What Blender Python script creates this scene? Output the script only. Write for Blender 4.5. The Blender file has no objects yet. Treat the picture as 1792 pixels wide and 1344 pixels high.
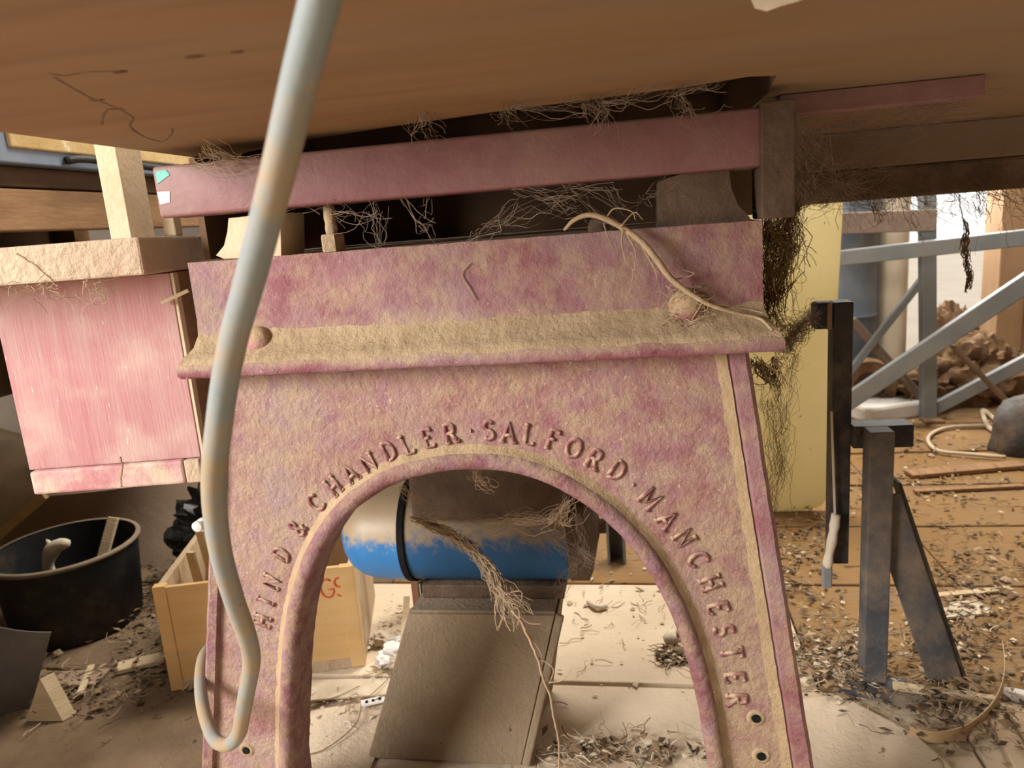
import bpy, bmesh, math, random
from mathutils import Vector, Matrix, noise

# ------------------------------------------------------------------ camera, world, lights, exposure
S = bpy.context.scene
C = S.collection
FPX, IW, IH, CAM_H = 1300.0, 1792, 1344, 0.78
_dn = Vector((0.078, 1.0, 279.5 / FPX)).normalized()
AUP = -_dn
AX = Vector((7556, -314, -1300.0)); AX = (AX - AUP * AX.dot(AUP)).normalized()
AY = AUP.cross(AX)
if AY.z < 0: AY = -AY
cd = bpy.data.cameras.new('camera'); cam = bpy.data.objects.new('camera', cd); C.objects.link(cam)
cd.sensor_width = 36.0; cd.sensor_fit = 'HORIZONTAL'; cd.lens = 36.0 * FPX / IW; cd.clip_start = 0.02
_r = [Vector((a.x, -a.y, -a.z)) for a in (AX, AY, AUP)]
cam.matrix_world = Matrix.Translation((0, 0, CAM_H)) @ Matrix((_r[0], _r[1], _r[2])).to_4x4()
cd.dof.use_dof = True; cd.dof.focus_distance = 0.80; cd.dof.aperture_fstop = 9.0
S.camera = cam

w = bpy.data.worlds.new('world'); S.world = w; w.use_nodes = True
wb = w.node_tree.nodes['Background']; wb.inputs[0].default_value = (1.0, 0.97, 0.93, 1); wb.inputs[1].default_value = 1.2

def area(name, loc, target, sx, sy, power, col):
    d = bpy.data.lights.new(name, 'AREA'); d.shape = 'RECTANGLE'; d.size = sx; d.size_y = sy
    d.energy = power; d.color = col
    o = bpy.data.objects.new(name, d); C.objects.link(o); o.location = loc
    o.rotation_euler = (Vector(target) - Vector(loc)).to_track_quat('-Z', 'Y').to_euler()
    return o
area('doorway_daylight', (-2.28, -0.9, 1.42), (-0.2, 0.8, 0.6), 1.1, 1.2, 145, (1.0, 0.97, 0.94))
area('rear_opening_daylight', (1.16, 3.24, 1.3), (0.1, 1.2, 0.0), 0.42, 1.6, 30, (1.0, 0.95, 0.88))
area('front_skylight', (-0.6, -0.85, 2.86), (-0.45, 0.4, 0.0), 0.7, 0.6, 30, (1.0, 0.95, 0.88))
area('rear_skylight', (0.1, 2.3, 2.86), (0.0, 2.0, 0.0), 1.2, 0.7, 105, (1.0, 0.94, 0.85))
S.view_settings.view_transform = 'Standard'; S.view_settings.look = 'None'
S.view_settings.gamma = 1.0; S.view_settings.use_curve_mapping = False
S.view_settings.exposure = 0.2

# ------------------------------------------------------------------ pixel helpers (direction only; depth from the plane touched)
def ray(u, v):
    d = Vector((u - IW / 2, v - IH / 2, FPX)); return Vector((AX.dot(d), AY.dot(d), AUP.dot(d)))
def PY(u, v, y):
    d = ray(u, v); return d * (y / d.y) + Vector((0, 0, CAM_H))
def PZ(u, v, z=0.0):
    d = ray(u, v); return d * ((z - CAM_H) / d.z) + Vector((0, 0, CAM_H))
def PD(u, v, dist):
    d = ray(u, v).normalized(); return d * dist + Vector((0, 0, CAM_H))

rnd = random.Random(7)
def U(a, b): return rnd.uniform(a, b)

# ------------------------------------------------------------------ materials
def M(name, c1, c2, scale=12, c3=None, c3_amt=0.5, c3_scale=6, c3_soft=0.18, up=0.0, rough=0.85, bump=0.25, bscale=60,
      stretch=(1, 1, 1), metal=0.0, specks=None, speck_amt=0.62, speck_scale=90, transl=None, wave=None, dist=0.02, spec=0.3, grad=None):
    m = bpy.data.materials.new(name); m.use_nodes = True
    n = m.node_tree.nodes; L = m.node_tree.links
    b = n['Principled BSDF']; b.inputs['Roughness'].default_value = rough; b.inputs['Metallic'].default_value = metal
    b.inputs['Specular IOR Level'].default_value = spec
    tc = n.new('ShaderNodeTexCoord'); mp = n.new('ShaderNodeMapping'); mp.inputs['Scale'].default_value = stretch
    L.new(tc.outputs['Object'], mp.inputs[0])
    def noi(s, det=6, ro=0.6, src=mp):
        t = n.new('ShaderNodeTexNoise'); t.inputs['Scale'].default_value = s; t.inputs['Detail'].default_value = det
        t.inputs['Roughness'].default_value = ro; L.new(src.outputs[0], t.inputs['Vector']); return t.outputs['Fac']
    def rng(x, a, c):
        r = n.new('ShaderNodeMapRange'); r.interpolation_type = 'SMOOTHSTEP'; r.inputs[1].default_value = a; r.inputs[2].default_value = c
        L.new(x, r.inputs[0]); return r.outputs[0]
    def mix(f, a, c):
        x = n.new('ShaderNodeMix'); x.data_type = 'RGBA'; L.new(f, x.inputs[0])
        for v, s in ((a, 6), (c, 7)):
            if isinstance(v, tuple): x.inputs[s].default_value = (*v, 1)
            else: L.new(v, x.inputs[s])
        return x.outputs[2]
    col = mix(rng(noi(scale), 0.35, 0.65), c1, c2)
    if wave:
        wv = n.new('ShaderNodeTexNoise'); wv.inputs['Scale'].default_value = wave[1]; wv.inputs['Detail'].default_value = 5
        wm = n.new('ShaderNodeMapping'); wm.inputs['Scale'].default_value = wave[2]; L.new(tc.outputs['Object'], wm.inputs[0]); L.new(wm.outputs[0], wv.inputs['Vector'])
        col = mix(rng(wv.outputs['Fac'], 0.45, 0.7), col, wave[0])
    if c3:
        f = noi(c3_scale, 9, 0.68)
        if up:
            g = n.new('ShaderNodeNewGeometry'); sx = n.new('ShaderNodeSeparateXYZ'); L.new(g.outputs['Normal'], sx.inputs[0])
            ma = n.new('ShaderNodeMath'); ma.operation = 'MULTIPLY_ADD'; L.new(sx.outputs[2], ma.inputs[0]); ma.inputs[1].default_value = up
            L.new(f, ma.inputs[2]); f = ma.outputs[0]
        if grad:
            vm = n.new('ShaderNodeVectorMath'); vm.operation = 'DOT_PRODUCT'; L.new(tc.outputs['Object'], vm.inputs[0]); vm.inputs[1].default_value = grad[0]
            gr = n.new('ShaderNodeMapRange'); gr.inputs[1].default_value = grad[1]; gr.inputs[2].default_value = grad[2]; gr.inputs[3].default_value = 0; gr.inputs[4].default_value = grad[3]
            L.new(vm.outputs['Value'], gr.inputs[0]); ad = n.new('ShaderNodeMath'); L.new(f, ad.inputs[0]); L.new(gr.outputs[0], ad.inputs[1]); f = ad.outputs[0]
        col = mix(rng(f, 1 - c3_amt - c3_soft, 1 - c3_amt + c3_soft), col, c3)
    if specks:
        col = mix(rng(noi(speck_scale, 3, 0.5), speck_amt, speck_amt + 0.06), col, specks)
    L.new(col, b.inputs['Base Color'])
    h = noi(bscale, 8, 0.65)
    bp = n.new('ShaderNodeBump'); bp.inputs['Strength'].default_value = bump; bp.inputs['Distance'].default_value = dist
    L.new(h, bp.inputs['Height']); L.new(bp.outputs[0], b.inputs['Normal'])
    if transl:
        tr = n.new('ShaderNodeBsdfTranslucent'); L.new(col, tr.inputs[0]); ms = n.new('ShaderNodeMixShader'); ms.inputs[0].default_value = transl
        L.new(b.outputs[0], ms.inputs[1]); L.new(tr.outputs[0], ms.inputs[2]); L.new(ms.outputs[0], n['Material Output'].inputs[0])
    return m
DUST = (0.47, 0.335, 0.215)
MT = dict(
    cast=M('cast_paint', (0.25, 0.085, 0.105), (0.32, 0.165, 0.185), 22, (0.41, 0.29, 0.185), 0.47, 40, 0.26, up=0.35, bump=0.9, bscale=105, dist=0.006, rough=0.72,
           specks=(0.50, 0.38, 0.26), speck_amt=0.66, speck_scale=260, grad=((0.9, 0, -0.6), -0.10, 0.22, 0.17), wave=((0.33, 0.22, 0.222), 7, (1, 1, 1))),
    castbeam=M('cast_paint_beam', (0.22, 0.07, 0.085), (0.28, 0.14, 0.148), 18, (0.37, 0.255, 0.17), 0.41, 32, 0.22, up=0.4, bump=0.75, bscale=105, dist=0.005, rough=0.62,
           specks=(0.46, 0.35, 0.25), speck_amt=0.68, speck_scale=240, wave=((0.285, 0.185, 0.195), 7, (1, 1, 1))),
    castdusty=M('cast_paint_dusty', (0.30, 0.11, 0.12), (0.40, 0.21, 0.19), 16, (0.44, 0.31, 0.18), 0.55, 14, 0.13, up=0.3, bump=0.6, bscale=110, dist=0.006, rough=0.85),
    dustline=M('dust_line', (0.42, 0.30, 0.18), (0.36, 0.25, 0.145), 30, bump=0.6, bscale=160, dist=0.006, rough=1.0),
    letter=M('letter_paint', (0.18, 0.045, 0.06), (0.24, 0.10, 0.12), 60, DUST, 0.44, 60, 0.16, up=0.14, bump=0.5, bscale=200, dist=0.004),
    bead=M('bead_paint', (0.20, 0.068, 0.082), (0.26, 0.145, 0.16), 30, (0.37, 0.26, 0.17), 0.45, 45, 0.22, up=0.12, grad=((0.9, 0, -0.5), 0.0, 0.28, 0.06), bump=0.8, bscale=120, dist=0.006, rough=0.7),
    dust=M('dust', (0.44, 0.32, 0.195), (0.36, 0.255, 0.15), 30, bump=0.7, bscale=160, dist=0.006, rough=1.0),
    rail=M('rail_paint', (0.185, 0.072, 0.076), (0.215, 0.098, 0.10), 8, (0.25, 0.16, 0.12), 0.40, 9, 0.25, up=0.2, bump=0.15, bscale=60, rough=0.55),
    teal=M('teal_paint', (0.10, 0.42, 0.38), (0.2, 0.5, 0.42), 60),
    white=M('white_paint', (0.8, 0.76, 0.68), (0.7, 0.66, 0.58), 40, bump=0.1),
    ply=M('table_wood', (0.22, 0.122, 0.055), (0.25, 0.145, 0.07), 5, (0.22, 0.15, 0.10), 0.36, 3, 0.3, grad=((1, 0, 0), -0.1, 0.6, 0.35), bump=0.12, bscale=30, stretch=(0.5, 2.5, 1),
          wave=((0.20, 0.105, 0.043), 6, (0.6, 5, 1)), specks=(0.14, 0.07, 0.03), speck_amt=0.72, speck_scale=14, rough=0.75),
    darkwood=M('dark_dirty_wood', (0.09, 0.06, 0.045), (0.14, 0.09, 0.06), 20, (0.23, 0.15, 0.10), 0.42, 12, 0.2, bump=0.5, bscale=60),
    brownwood=M('brown_wood', (0.25, 0.14, 0.07), (0.34, 0.20, 0.10), 8, (0.18, 0.09, 0.05), 0.36, 7, 0.15, bump=0.2, stretch=(3, 0.6, 3), bscale=40),
    darkbrown=M('dark_brown_wood', (0.10, 0.055, 0.03), (0.15, 0.085, 0.045), 8, bump=0.2),
    greysteel=M('blue_grey_sheet', (0.16, 0.20, 0.27), (0.22, 0.26, 0.32), 8, (0.45, 0.30, 0.12), 0.33, 6, 0.05, rough=0.5, bump=0.05),
    gold=M('peeling_varnish', (0.50, 0.33, 0.13), (0.58, 0.42, 0.2), 10, (0.75, 0.68, 0.5), 0.36, 14, 0.05, bump=0.2),
    blackpipe=M('black_pipe', (0.02, 0.02, 0.022), (0.04, 0.035, 0.03), 10, rough=0.5),
    dustwood=M('dusty_board', (0.47, 0.35, 0.24), (0.54, 0.42, 0.30), 14, (0.45, 0.25, 0.19), 0.36, 9, 0.12, bump=0.8, bscale=70, dist=0.008),
    blockwood=M('pale_dusty_block', (0.55, 0.43, 0.28), (0.60, 0.48, 0.33), 20, bump=0.3, bscale=120, dist=0.006),
    pink=M('pink_plywood', (0.37, 0.145, 0.155), (0.40, 0.18, 0.185), 5, (0.43, 0.265, 0.245), 0.47, 6, 0.32, wave=((0.47, 0.31, 0.27), 18, (1, 1, 1)), bump=0.25, bscale=40, stretch=(9, 9, 0.7),
           specks=(0.85, 0.78, 0.7), speck_amt=0.72, speck_scale=60, rough=0.8, dist=0.006),
    pinkrail=M('pink_chipped_rail', (0.42, 0.18, 0.19), (0.47, 0.28, 0.27), 20, (0.52, 0.41, 0.32), 0.44, 14, 0.1, bump=0.4, bscale=80, dist=0.006,
           specks=(0.24, 0.42, 0.46), speck_amt=0.66, speck_scale=24),
    cable=M('cable_sheath', (0.20, 0.225, 0.225), (0.25, 0.255, 0.24), 16, (0.30, 0.225, 0.14), 0.42, 14, 0.10, grad=((0, 0, -1), -0.7, -0.1, 0.12), bump=0.1, bscale=90, rough=0.55, specks=(0.16, 0.12, 0.09), speck_amt=0.66, speck_scale=34),
    blue=M('motor_blue', (0.03, 0.17, 0.42), (0.04, 0.20, 0.46), 10, (0.44, 0.33, 0.20), 0.40, 70, 0.16, up=0.95, rough=0.42, bump=0.06, bscale=120, spec=0.5),
    blueshade=M('motor_blue_shaded', (0.015, 0.075, 0.18), (0.02, 0.09, 0.21), 10, (0.25, 0.18, 0.11), 0.36, 60, 0.2, up=0.95, rough=0.6, bump=0.1, bscale=120),  # darker copy of the motor blue, shadow on the body put into the colour
    black=M('black_rubber', (0.008, 0.008, 0.008), (0.013, 0.012, 0.011), 10, rough=0.85, bump=0.1, spec=0.1),
    brownmetal=M('grimy_brown_metal', (0.085, 0.052, 0.033), (0.13, 0.085, 0.055), 14, (0.20, 0.14, 0.095), 0.36, 16, 0.15, up=0.15, bump=0.4, bscale=90),
    dustplate=M('dust_coated_plate', (0.27, 0.195, 0.125), (0.32, 0.24, 0.155), 10, (0.37, 0.285, 0.195), 0.36, 14, 0.2, bump=0.7, bscale=160, dist=0.006, rough=1.0, specks=(0.15, 0.1, 0.06), speck_amt=0.70, speck_scale=60),
    greyedge=M('grey_scuffed_edge', (0.30, 0.28, 0.23), (0.38, 0.34, 0.27), 14, (0.30, 0.33, 0.33), 0.4, 12, 0.1, bump=0.3),
    ironblk=M('black_painted_steel', (0.018, 0.017, 0.017), (0.035, 0.03, 0.027), 10, (0.15, 0.105, 0.07), 0.38, 14, 0.2, rough=0.6, bump=0.2, bscale=80),
    irongrey=M('dusty_dark_steel', (0.05, 0.055, 0.065), (0.11, 0.10, 0.095), 10, (0.24, 0.175, 0.12), 0.42, 12, 0.18, rough=0.7, bump=0.25, bscale=80),
    galv=M('galvanised_steel', (0.20, 0.215, 0.22), (0.26, 0.27, 0.27), 8, (0.21, 0.17, 0.135), 0.34, 8, 0.2, rough=0.5, bump=0.08, metal=0.15),
    rustbar=M('dirty_brown_steel', (0.20, 0.145, 0.11), (0.27, 0.20, 0.15), 8, rough=0.7, bump=0.15),
    yellow=M('yellow_plastic', (0.88, 0.81, 0.54), (0.92, 0.86, 0.62), 3, (0.82, 0.70, 0.42), 0.30, 9, 0.12, rough=0.45, bump=0.03, transl=0.55, specks=(0.42, 0.30, 0.14), speck_amt=0.71, speck_scale=45),
    orangewood=M('orange_drawer_wood', (0.60, 0.37, 0.15), (0.68, 0.44, 0.20), 7, (0.55, 0.40, 0.22), 0.36, 9, 0.15, bump=0.08, stretch=(0.5, 1, 3), specks=(0.3, 0.18, 0.07), speck_amt=0.71, speck_scale=60),
    drawerside=M('weathered_drawer_side', (0.46, 0.33, 0.20), (0.54, 0.41, 0.27), 8, (0.36, 0.24, 0.13), 0.36, 9, 0.1, bump=0.3, stretch=(1, 1, 0.4)),
    redink=M('red_marker', (0.62, 0.10, 0.04), (0.66, 0.14, 0.06), 30, bump=0.0),
    bucket=M('black_bucket_plastic', (0.014, 0.015, 0.016), (0.022, 0.022, 0.021), 8, (0.14, 0.10, 0.065), 0.32, 8, 0.2, rough=0.55, bump=0.1),
    bucketrim=M('dusty_bucket_rim', (0.20, 0.155, 0.105), (0.26, 0.2, 0.14), 20, bump=0.2),
    bone=M('bleached_bone', (0.62, 0.53, 0.40), (0.72, 0.63, 0.5), 20, bump=0.2),
    slat=M('pale_wood', (0.50, 0.38, 0.23), (0.58, 0.46, 0.3), 10, bump=0.25, stretch=(1, 1, 4)),
    card=M('brown_cardboard', (0.30, 0.21, 0.14), (0.36, 0.26, 0.18), 5, bump=0.1),
    sack=M('paper_sack', (0.42, 0.33, 0.21), (0.5, 0.4, 0.26), 8, bump=0.4),
    blackbag=M('black_plastic_film', (0.012, 0.013, 0.012), (0.02, 0.02, 0.018), 6, (0.12, 0.1, 0.07), 0.3, 9, 0.1, rough=0.28, bump=0.3, bscale=30, spec=0.5),
    greyplastic=M('grey_plastic', (0.10, 0.09, 0.085), (0.14, 0.125, 0.115), 8, bump=0.05, rough=0.45),
    floor=M('dusty_floor_board', (0.62, 0.50, 0.36), (0.68, 0.56, 0.41), 5, (0.50, 0.37, 0.23), 0.38, 3, 0.2, bump=0.45, bscale=60, dist=0.008, specks=(0.26, 0.17, 0.09), speck_amt=0.69, speck_scale=42, rough=0.95),
    floor3=M('shaded_dirty_floor_board', (0.13, 0.085, 0.05), (0.18, 0.12, 0.07), 6, (0.23, 0.16, 0.10), 0.4, 5, 0.2, bump=0.6, bscale=50, dist=0.01, specks=(0.07, 0.045, 0.03), speck_amt=0.66, speck_scale=40, rough=0.95),  # dirty brown boards, with the bucket corner's shade put into the colour
    floor2=M('orange_brown_floor_board', (0.27, 0.15, 0.05), (0.33, 0.19, 0.07), 5, (0.21, 0.135, 0.075), 0.46, 5, 0.2, bump=0.6, bscale=50, dist=0.01, stretch=(0.5, 2, 1), specks=(0.10, 0.06, 0.03), speck_amt=0.64, speck_scale=30, rough=0.9),
    soil=M('dark_subfloor', (0.10, 0.075, 0.05), (0.15, 0.11, 0.075), 8, bump=0.5),
    outside=M('pale_outside_ground', (0.6, 0.52, 0.42), (0.66, 0.58, 0.47), 3),
    wallply=M('wall_board', (0.50, 0.37, 0.28), (0.56, 0.42, 0.33), 5, bump=0.1, stretch=(3, 3, 0.4)),
    wallorange=M('orange_wall_post', (0.30, 0.18, 0.095), (0.36, 0.225, 0.125), 6, bump=0.15, stretch=(3, 3, 0.4)),
    wallgrey=M('shed_wall_tin', (0.20, 0.17, 0.14), (0.26, 0.22, 0.18), 3, bump=0.1),
    drum=M('blue_grey_drum', (0.10, 0.12, 0.145), (0.16, 0.18, 0.205), 4, (0.22, 0.17, 0.13), 0.36, 4, 0.2, rough=0.45, metal=0.2, bump=0.05),
    column=M('beige_roll', (0.50, 0.42, 0.31), (0.56, 0.48, 0.36), 4, bump=0.05, stretch=(3, 3, 0.5)),
    hessian=M('brown_hessian', (0.15, 0.085, 0.045), (0.24, 0.145, 0.075), 10, (0.34, 0.22, 0.12), 0.4, 7, 0.1, bump=0.5),
    rust=M('rusty_iron', (0.17, 0.09, 0.045), (0.25, 0.15, 0.08), 20, bump=0.4),
    foam=M('white_foam', (0.78, 0.76, 0.72), (0.72, 0.68, 0.62), 8, bump=0.1, specks=(0.3, 0.25, 0.2), speck_amt=0.72, speck_scale=30),
    web=M('dusty_cobweb', (0.36, 0.265, 0.17), (0.44, 0.33, 0.22), 30, bump=0.2, rough=1.0),
    webdark=M('dark_cobweb', (0.12, 0.075, 0.03), (0.2, 0.13, 0.06), 30, bump=0.2, rough=1.0),
    webgrey=M('grey_cobweb', (0.21, 0.155, 0.115), (0.27, 0.2, 0.15), 30, bump=0.2, rough=1.0),
    root=M('dry_root', (0.40, 0.285, 0.175), (0.48, 0.35, 0.22), 40, bump=0.4, bscale=150),
    rootdark=M('dark_dry_stem', (0.24, 0.15, 0.08), (0.34, 0.23, 0.13), 40, bump=0.4, bscale=150),
    litter=M('leaf_litter', (0.19, 0.12, 0.06), (0.30, 0.20, 0.11), 30, bump=0.3),
    litterdark=M('dark_litter', (0.06, 0.042, 0.025), (0.11, 0.08, 0.05), 30, bump=0.3),
    chips=M('pale_chips', (0.50, 0.41, 0.29), (0.60, 0.50, 0.37), 30, bump=0.2),
    green=M('dark_green_paint', (0.04, 0.08, 0.045), (0.06, 0.1, 0.06), 10, bump=0.1),
    pinkstrip=M('pale_pink_paint', (0.55, 0.33, 0.30), (0.5, 0.38, 0.32), 20),
    veneer=M('curled_veneer', (0.50, 0.34, 0.17), (0.56, 0.40, 0.22), 10, bump=0.2),
    hose=M('cream_hose', (0.62, 0.52, 0.38), (0.56, 0.45, 0.31), 12, bump=0.1),
)

# ------------------------------------------------------------------ mesh builders (world coordinates)
def T(o):  # world origin of an object already placed by these helpers
    return Vector(o['_o']) if o is not None and '_o' in o else Vector((0, 0, 0))
def obj(name, bm, mat, parent=None, smooth=False, label=None, kind=None):
    bmesh.ops.recalc_face_normals(bm, faces=bm.faces[:])
    if parent is None:
        lo = Vector([min(v.co[i] for v in bm.verts) for i in range(3)]); hi = Vector([max(v.co[i] for v in bm.verts) for i in range(3)])
        org = Vector(((lo.x + hi.x) / 2, (lo.y + hi.y) / 2, lo.z))
    else: org = T(parent)
    bmesh.ops.translate(bm, verts=bm.verts[:], vec=-org)
    me = bpy.data.meshes.new(name); bm.to_mesh(me); bm.free()
    o = bpy.data.objects.new(name, me); C.objects.link(o); me.materials.append(MT[mat])
    if smooth:
        for p in me.polygons: p.use_smooth = True
        if smooth is not True:
            me.set_sharp_from_angle(angle=math.radians(smooth))
    o['_o'] = tuple(org)
    if parent is None: o.location = org
    else: o.parent = parent
    if label: o['label'] = label
    if kind: o['kind'] = kind
    return o
def thing(name, label, cat, loc, group=None):
    o = bpy.data.objects.new(name, None); C.objects.link(o); o.location = loc; o.empty_display_size = 0.05
    o['_o'] = tuple(loc); o['label'] = label; o['category'] = cat
    if group: o['group'] = group
    return o
def tag(o, label, cat, group=None, kind=None):
    o['label'] = label; o['category'] = cat
    if group: o['group'] = group
    if kind: o['kind'] = kind
    return o
def B(): return bmesh.new()
def box(bm, lo, hi, bevel=0.0, mat4=None, seg=2):
    t = bmesh.new(); bmesh.ops.create_cube(t, size=1.0)
    lo, hi = Vector(lo), Vector(hi)
    for v in t.verts: v.co = Vector([(lo[i] + hi[i]) / 2 + v.co[i] * (hi[i] - lo[i]) for i in range(3)])
    if bevel: bmesh.ops.bevel(t, geom=t.edges[:], offset=bevel, segments=seg, affect='EDGES', profile=0.5)
    if mat4 is not None: bmesh.ops.transform(t, matrix=mat4, verts=t.verts[:])
    _join(bm, t); return bm
def _join(bm, t):
    vm = {v: bm.verts.new(v.co) for v in t.verts}
    for f in t.faces:
        try: bm.faces.new([vm[v] for v in f.verts])
        except ValueError: pass
    t.free()
def bar(bm, a, b, wd, hg, upv=(0, 0, 1), bevel=0.0, ofs=(0, 0)):
    a, b = Vector(a), Vector(b); z = (b - a); ln = z.length; z.normalize()
    x = Vector(upv).cross(z); x = x.normalized() if x.length > 1e-5 else Vector((1, 0, 0)); y = z.cross(x)
    m = Matrix((x, y, z)).transposed().to_4x4(); m.translation = a
    return box(bm, (-wd / 2 + ofs[0], -hg / 2 + ofs[1], 0), (wd / 2 + ofs[0], hg / 2 + ofs[1], ln), bevel, m)
def prism(bm, pts, vec, bevel=0.0):
    t = bmesh.new(); vs = [t.verts.new(p) for p in pts]; f = t.faces.new(vs)
    r = bmesh.ops.extrude_face_region(t, geom=[f]); bmesh.ops.translate(t, verts=[g for g in r['geom'] if isinstance(g, bmesh.types.BMVert)], vec=Vector(vec))
    if bevel: bmesh.ops.bevel(t, geom=[e for e in t.edges], offset=bevel, segments=2, affect='EDGES')
    _join(bm, t); return bm
def smooth_path(pts, n=6):
    p = [Vector(q) for q in pts]; p = [p[0] * 2 - p[1]] + p + [p[-1] * 2 - p[-2]]; out = []
    for i in range(1, len(p) - 2):
        for k in range(n):
            t = k / n; a, b_, c, d = p[i - 1:i + 3]
            out.append(0.5 * ((2 * b_) + (c - a) * t + (2 * a - 5 * b_ + 4 * c - d) * t * t + (3 * b_ - a - 3 * c + d) * t ** 3))
    out.append(p[-2]); return out
def tube(bm, pts, rad, sides=8, cap=True, flat=None):
    """rad: number or list; flat=(scale along axis vector, axis)"""
    pts = [Vector(p) for p in pts]; n = len(pts); rings = []; prev = None
    for i, p in enumerate(pts):
        tg = (pts[min(i + 1, n - 1)] - pts[max(i - 1, 0)])
        tg = tg.normalized() if tg.length > 1e-9 else Vector((0, 0, 1))
        if prev is None:
            a = Vector((0, 1, 0)) if abs(tg.y) < 0.9 else Vector((1, 0, 0))
            x = (a - tg * a.dot(tg)).normalized()
        else:
            x = prev - tg * prev.dot(tg); x = x.normalized() if x.length > 1e-6 else prev
        prev = x; y = tg.cross(x); r = rad[i] if isinstance(rad, (list, tuple)) else rad
        ring = []
        for k in range(sides):
            o = x * math.cos(2 * math.pi * k / sides) * r + y * math.sin(2 * math.pi * k / sides) * r
            if flat: ax = Vector(flat[1]); o = o - ax * o.dot(ax) * (1 - flat[0])
            ring.append(bm.verts.new(p + o))
        rings.append(ring)
    for i in range(n - 1):
        for k in range(sides):
            bm.faces.new((rings[i][k], rings[i][(k + 1) % sides], rings[i + 1][(k + 1) % sides], rings[i + 1][k]))
    if cap and sides > 2:
        bm.faces.new(rings[0][::-1]); bm.faces.new(rings[-1])
    return bm
def lathe(bm, prof, org, axis='z', seg=32, cap=True):
    """prof: (radius, height) pairs"""
    org = Vector(org); rings = []
    for r, h in prof:
        ring = []
        for k in range(seg):
            a = 2 * math.pi * k / seg; c, s = math.cos(a) * r, math.sin(a) * r
            ring.append(bm.verts.new(org + (Vector((c, s, h)) if axis == 'z' else Vector((h, c, s)) if axis == 'x' else Vector((c, h, s)))))
        rings.append(ring)
    for i in range(len(rings) - 1):
        for k in range(seg): bm.faces.new((rings[i][k], rings[i][(k + 1) % seg], rings[i + 1][(k + 1) % seg], rings[i + 1][k]))
    if cap: bm.faces.new(rings[0][::-1]); bm.faces.new(rings[-1])
    return bm
def blob(bm, loc, size, amp=0.3, freq=2.0, sub=3, seed=0, ridge=False):
    t = bmesh.new(); bmesh.ops.create_icosphere(t, subdivisions=sub, radius=1.0); off = Vector((seed * 3.1, seed * 7.7, seed * 1.3))
    for v in t.verts:
        d = noise.fractal(v.co * freq + off, 0.8, 2.0, 4)
        if ridge: d = 0.6 - 1.6 * abs(d)
        c = v.co * (1 + amp * d); v.co = Vector((c.x * size[0], c.y * size[1], c.z * size[2])) + Vector(loc)
    _join(bm, t); return bm
def sheet(bm, quad, nx, ny, thick, bend):
    """curved thin sheet over quad [bl, br, tr, tl]; bend(u, v) -> offset along normal"""
    q = [Vector(p) for p in quad]; nn = (q[1] - q[0]).cross(q[3] - q[0]).normalized(); g = [[], []]
    for s in (0, 1):
        for j in range(ny + 1):
            row = []
            for i in range(nx + 1):
                u, v = i / nx, j / ny
                p = (q[0] * (1 - u) + q[1] * u) * (1 - v) + (q[3] * (1 - u) + q[2] * u) * v
                row.append(bm.verts.new(p + nn * (bend(u, v) + (thick if s else 0))))
            g[s].append(row)
    for j in range(ny):
        for i in range(nx):
            for s in (0, 1):
                f = [g[s][j][i], g[s][j][i + 1], g[s][j + 1][i + 1], g[s][j + 1][i]]; bm.faces.new(f if s else f[::-1])
    for i in range(nx):
        bm.faces.new((g[0][0][i], g[0][0][i + 1], g[1][0][i + 1], g[1][0][i])); bm.faces.new((g[0][ny][i + 1], g[0][ny][i], g[1][ny][i], g[1][ny][i + 1]))
    for j in range(ny):
        bm.faces.new((g[0][j + 1][0], g[0][j][0], g[1][j][0], g[1][j + 1][0])); bm.faces.new((g[0][j][nx], g[0][j + 1][nx], g[1][j + 1][nx], g[1][j][nx]))
    return bm

def rope(pts, r0, r1, n=8, jit=0.0):
    q = smooth_path(pts, n); k = len(q)
    return [p + Vector((U(-jit, jit), U(-jit, jit), U(-jit, jit))) for p in q], [r0 + (r1 - r0) * i / (k - 1) for i in range(k)]
def strand(bm, a_, b_, r, sag=0.0, jit=0.004, n=8, sides=3):
    a_, b_ = Vector(a_), Vector(b_); pts = []
    off = Vector((U(0, 50), U(0, 50), U(0, 50)))
    for i in range(n + 1):
        t = i / n; p = a_.lerp(b_, t); e = math.sin(math.pi * t)
        p += noise.noise_vector(off + p * 40) * jit * (0.3 + e); p.z -= sag * e; pts.append(p)
    tube(bm, pts, r, sides, cap=False)

# ------------------------------------------------------------------ setting
def struct(name, bm, mat, label, parent=None):
    o = obj(name, bm, mat, parent)
    if parent is None: o['kind'] = 'structure'; o['label'] = label
    return o
floor = struct('floor', box(B(), (-3.2, -3.2, -0.10), (2.8, 3.25, -0.024)), 'soil', 'dusty boarded shed floor with dark gaps')
ye = [-3.2, -2.0, -1.2, -0.4, 0.18, 0.62, 1.141, 1.50, 1.80, 2.08, 2.36, 2.66, 2.96, 3.24]
for j in range(len(ye) - 1):
    xs = [-3.2, -0.72 + 0.14 * (j % 2), 0.27 + 0.35 * (j % 2) if ye[j] > 0.9 else 0.62, 2.8] if j != 5 else [-3.2, -0.66, 0.45, 2.8]
    for i in range(3):
        dz = U(-0.002, 0.002) if j > 4 else 0.0
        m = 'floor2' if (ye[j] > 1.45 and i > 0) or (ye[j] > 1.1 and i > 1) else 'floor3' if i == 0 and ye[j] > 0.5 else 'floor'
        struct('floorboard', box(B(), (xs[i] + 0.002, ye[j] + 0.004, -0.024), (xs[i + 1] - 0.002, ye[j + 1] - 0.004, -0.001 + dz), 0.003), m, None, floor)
wb_ = struct('wall_back', box(B(), (-3.2, 3.25, -0.1), (0.92, 3.33, 2.9)), 'wallgrey', 'dark back wall of the shed beside the bright opening')
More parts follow.
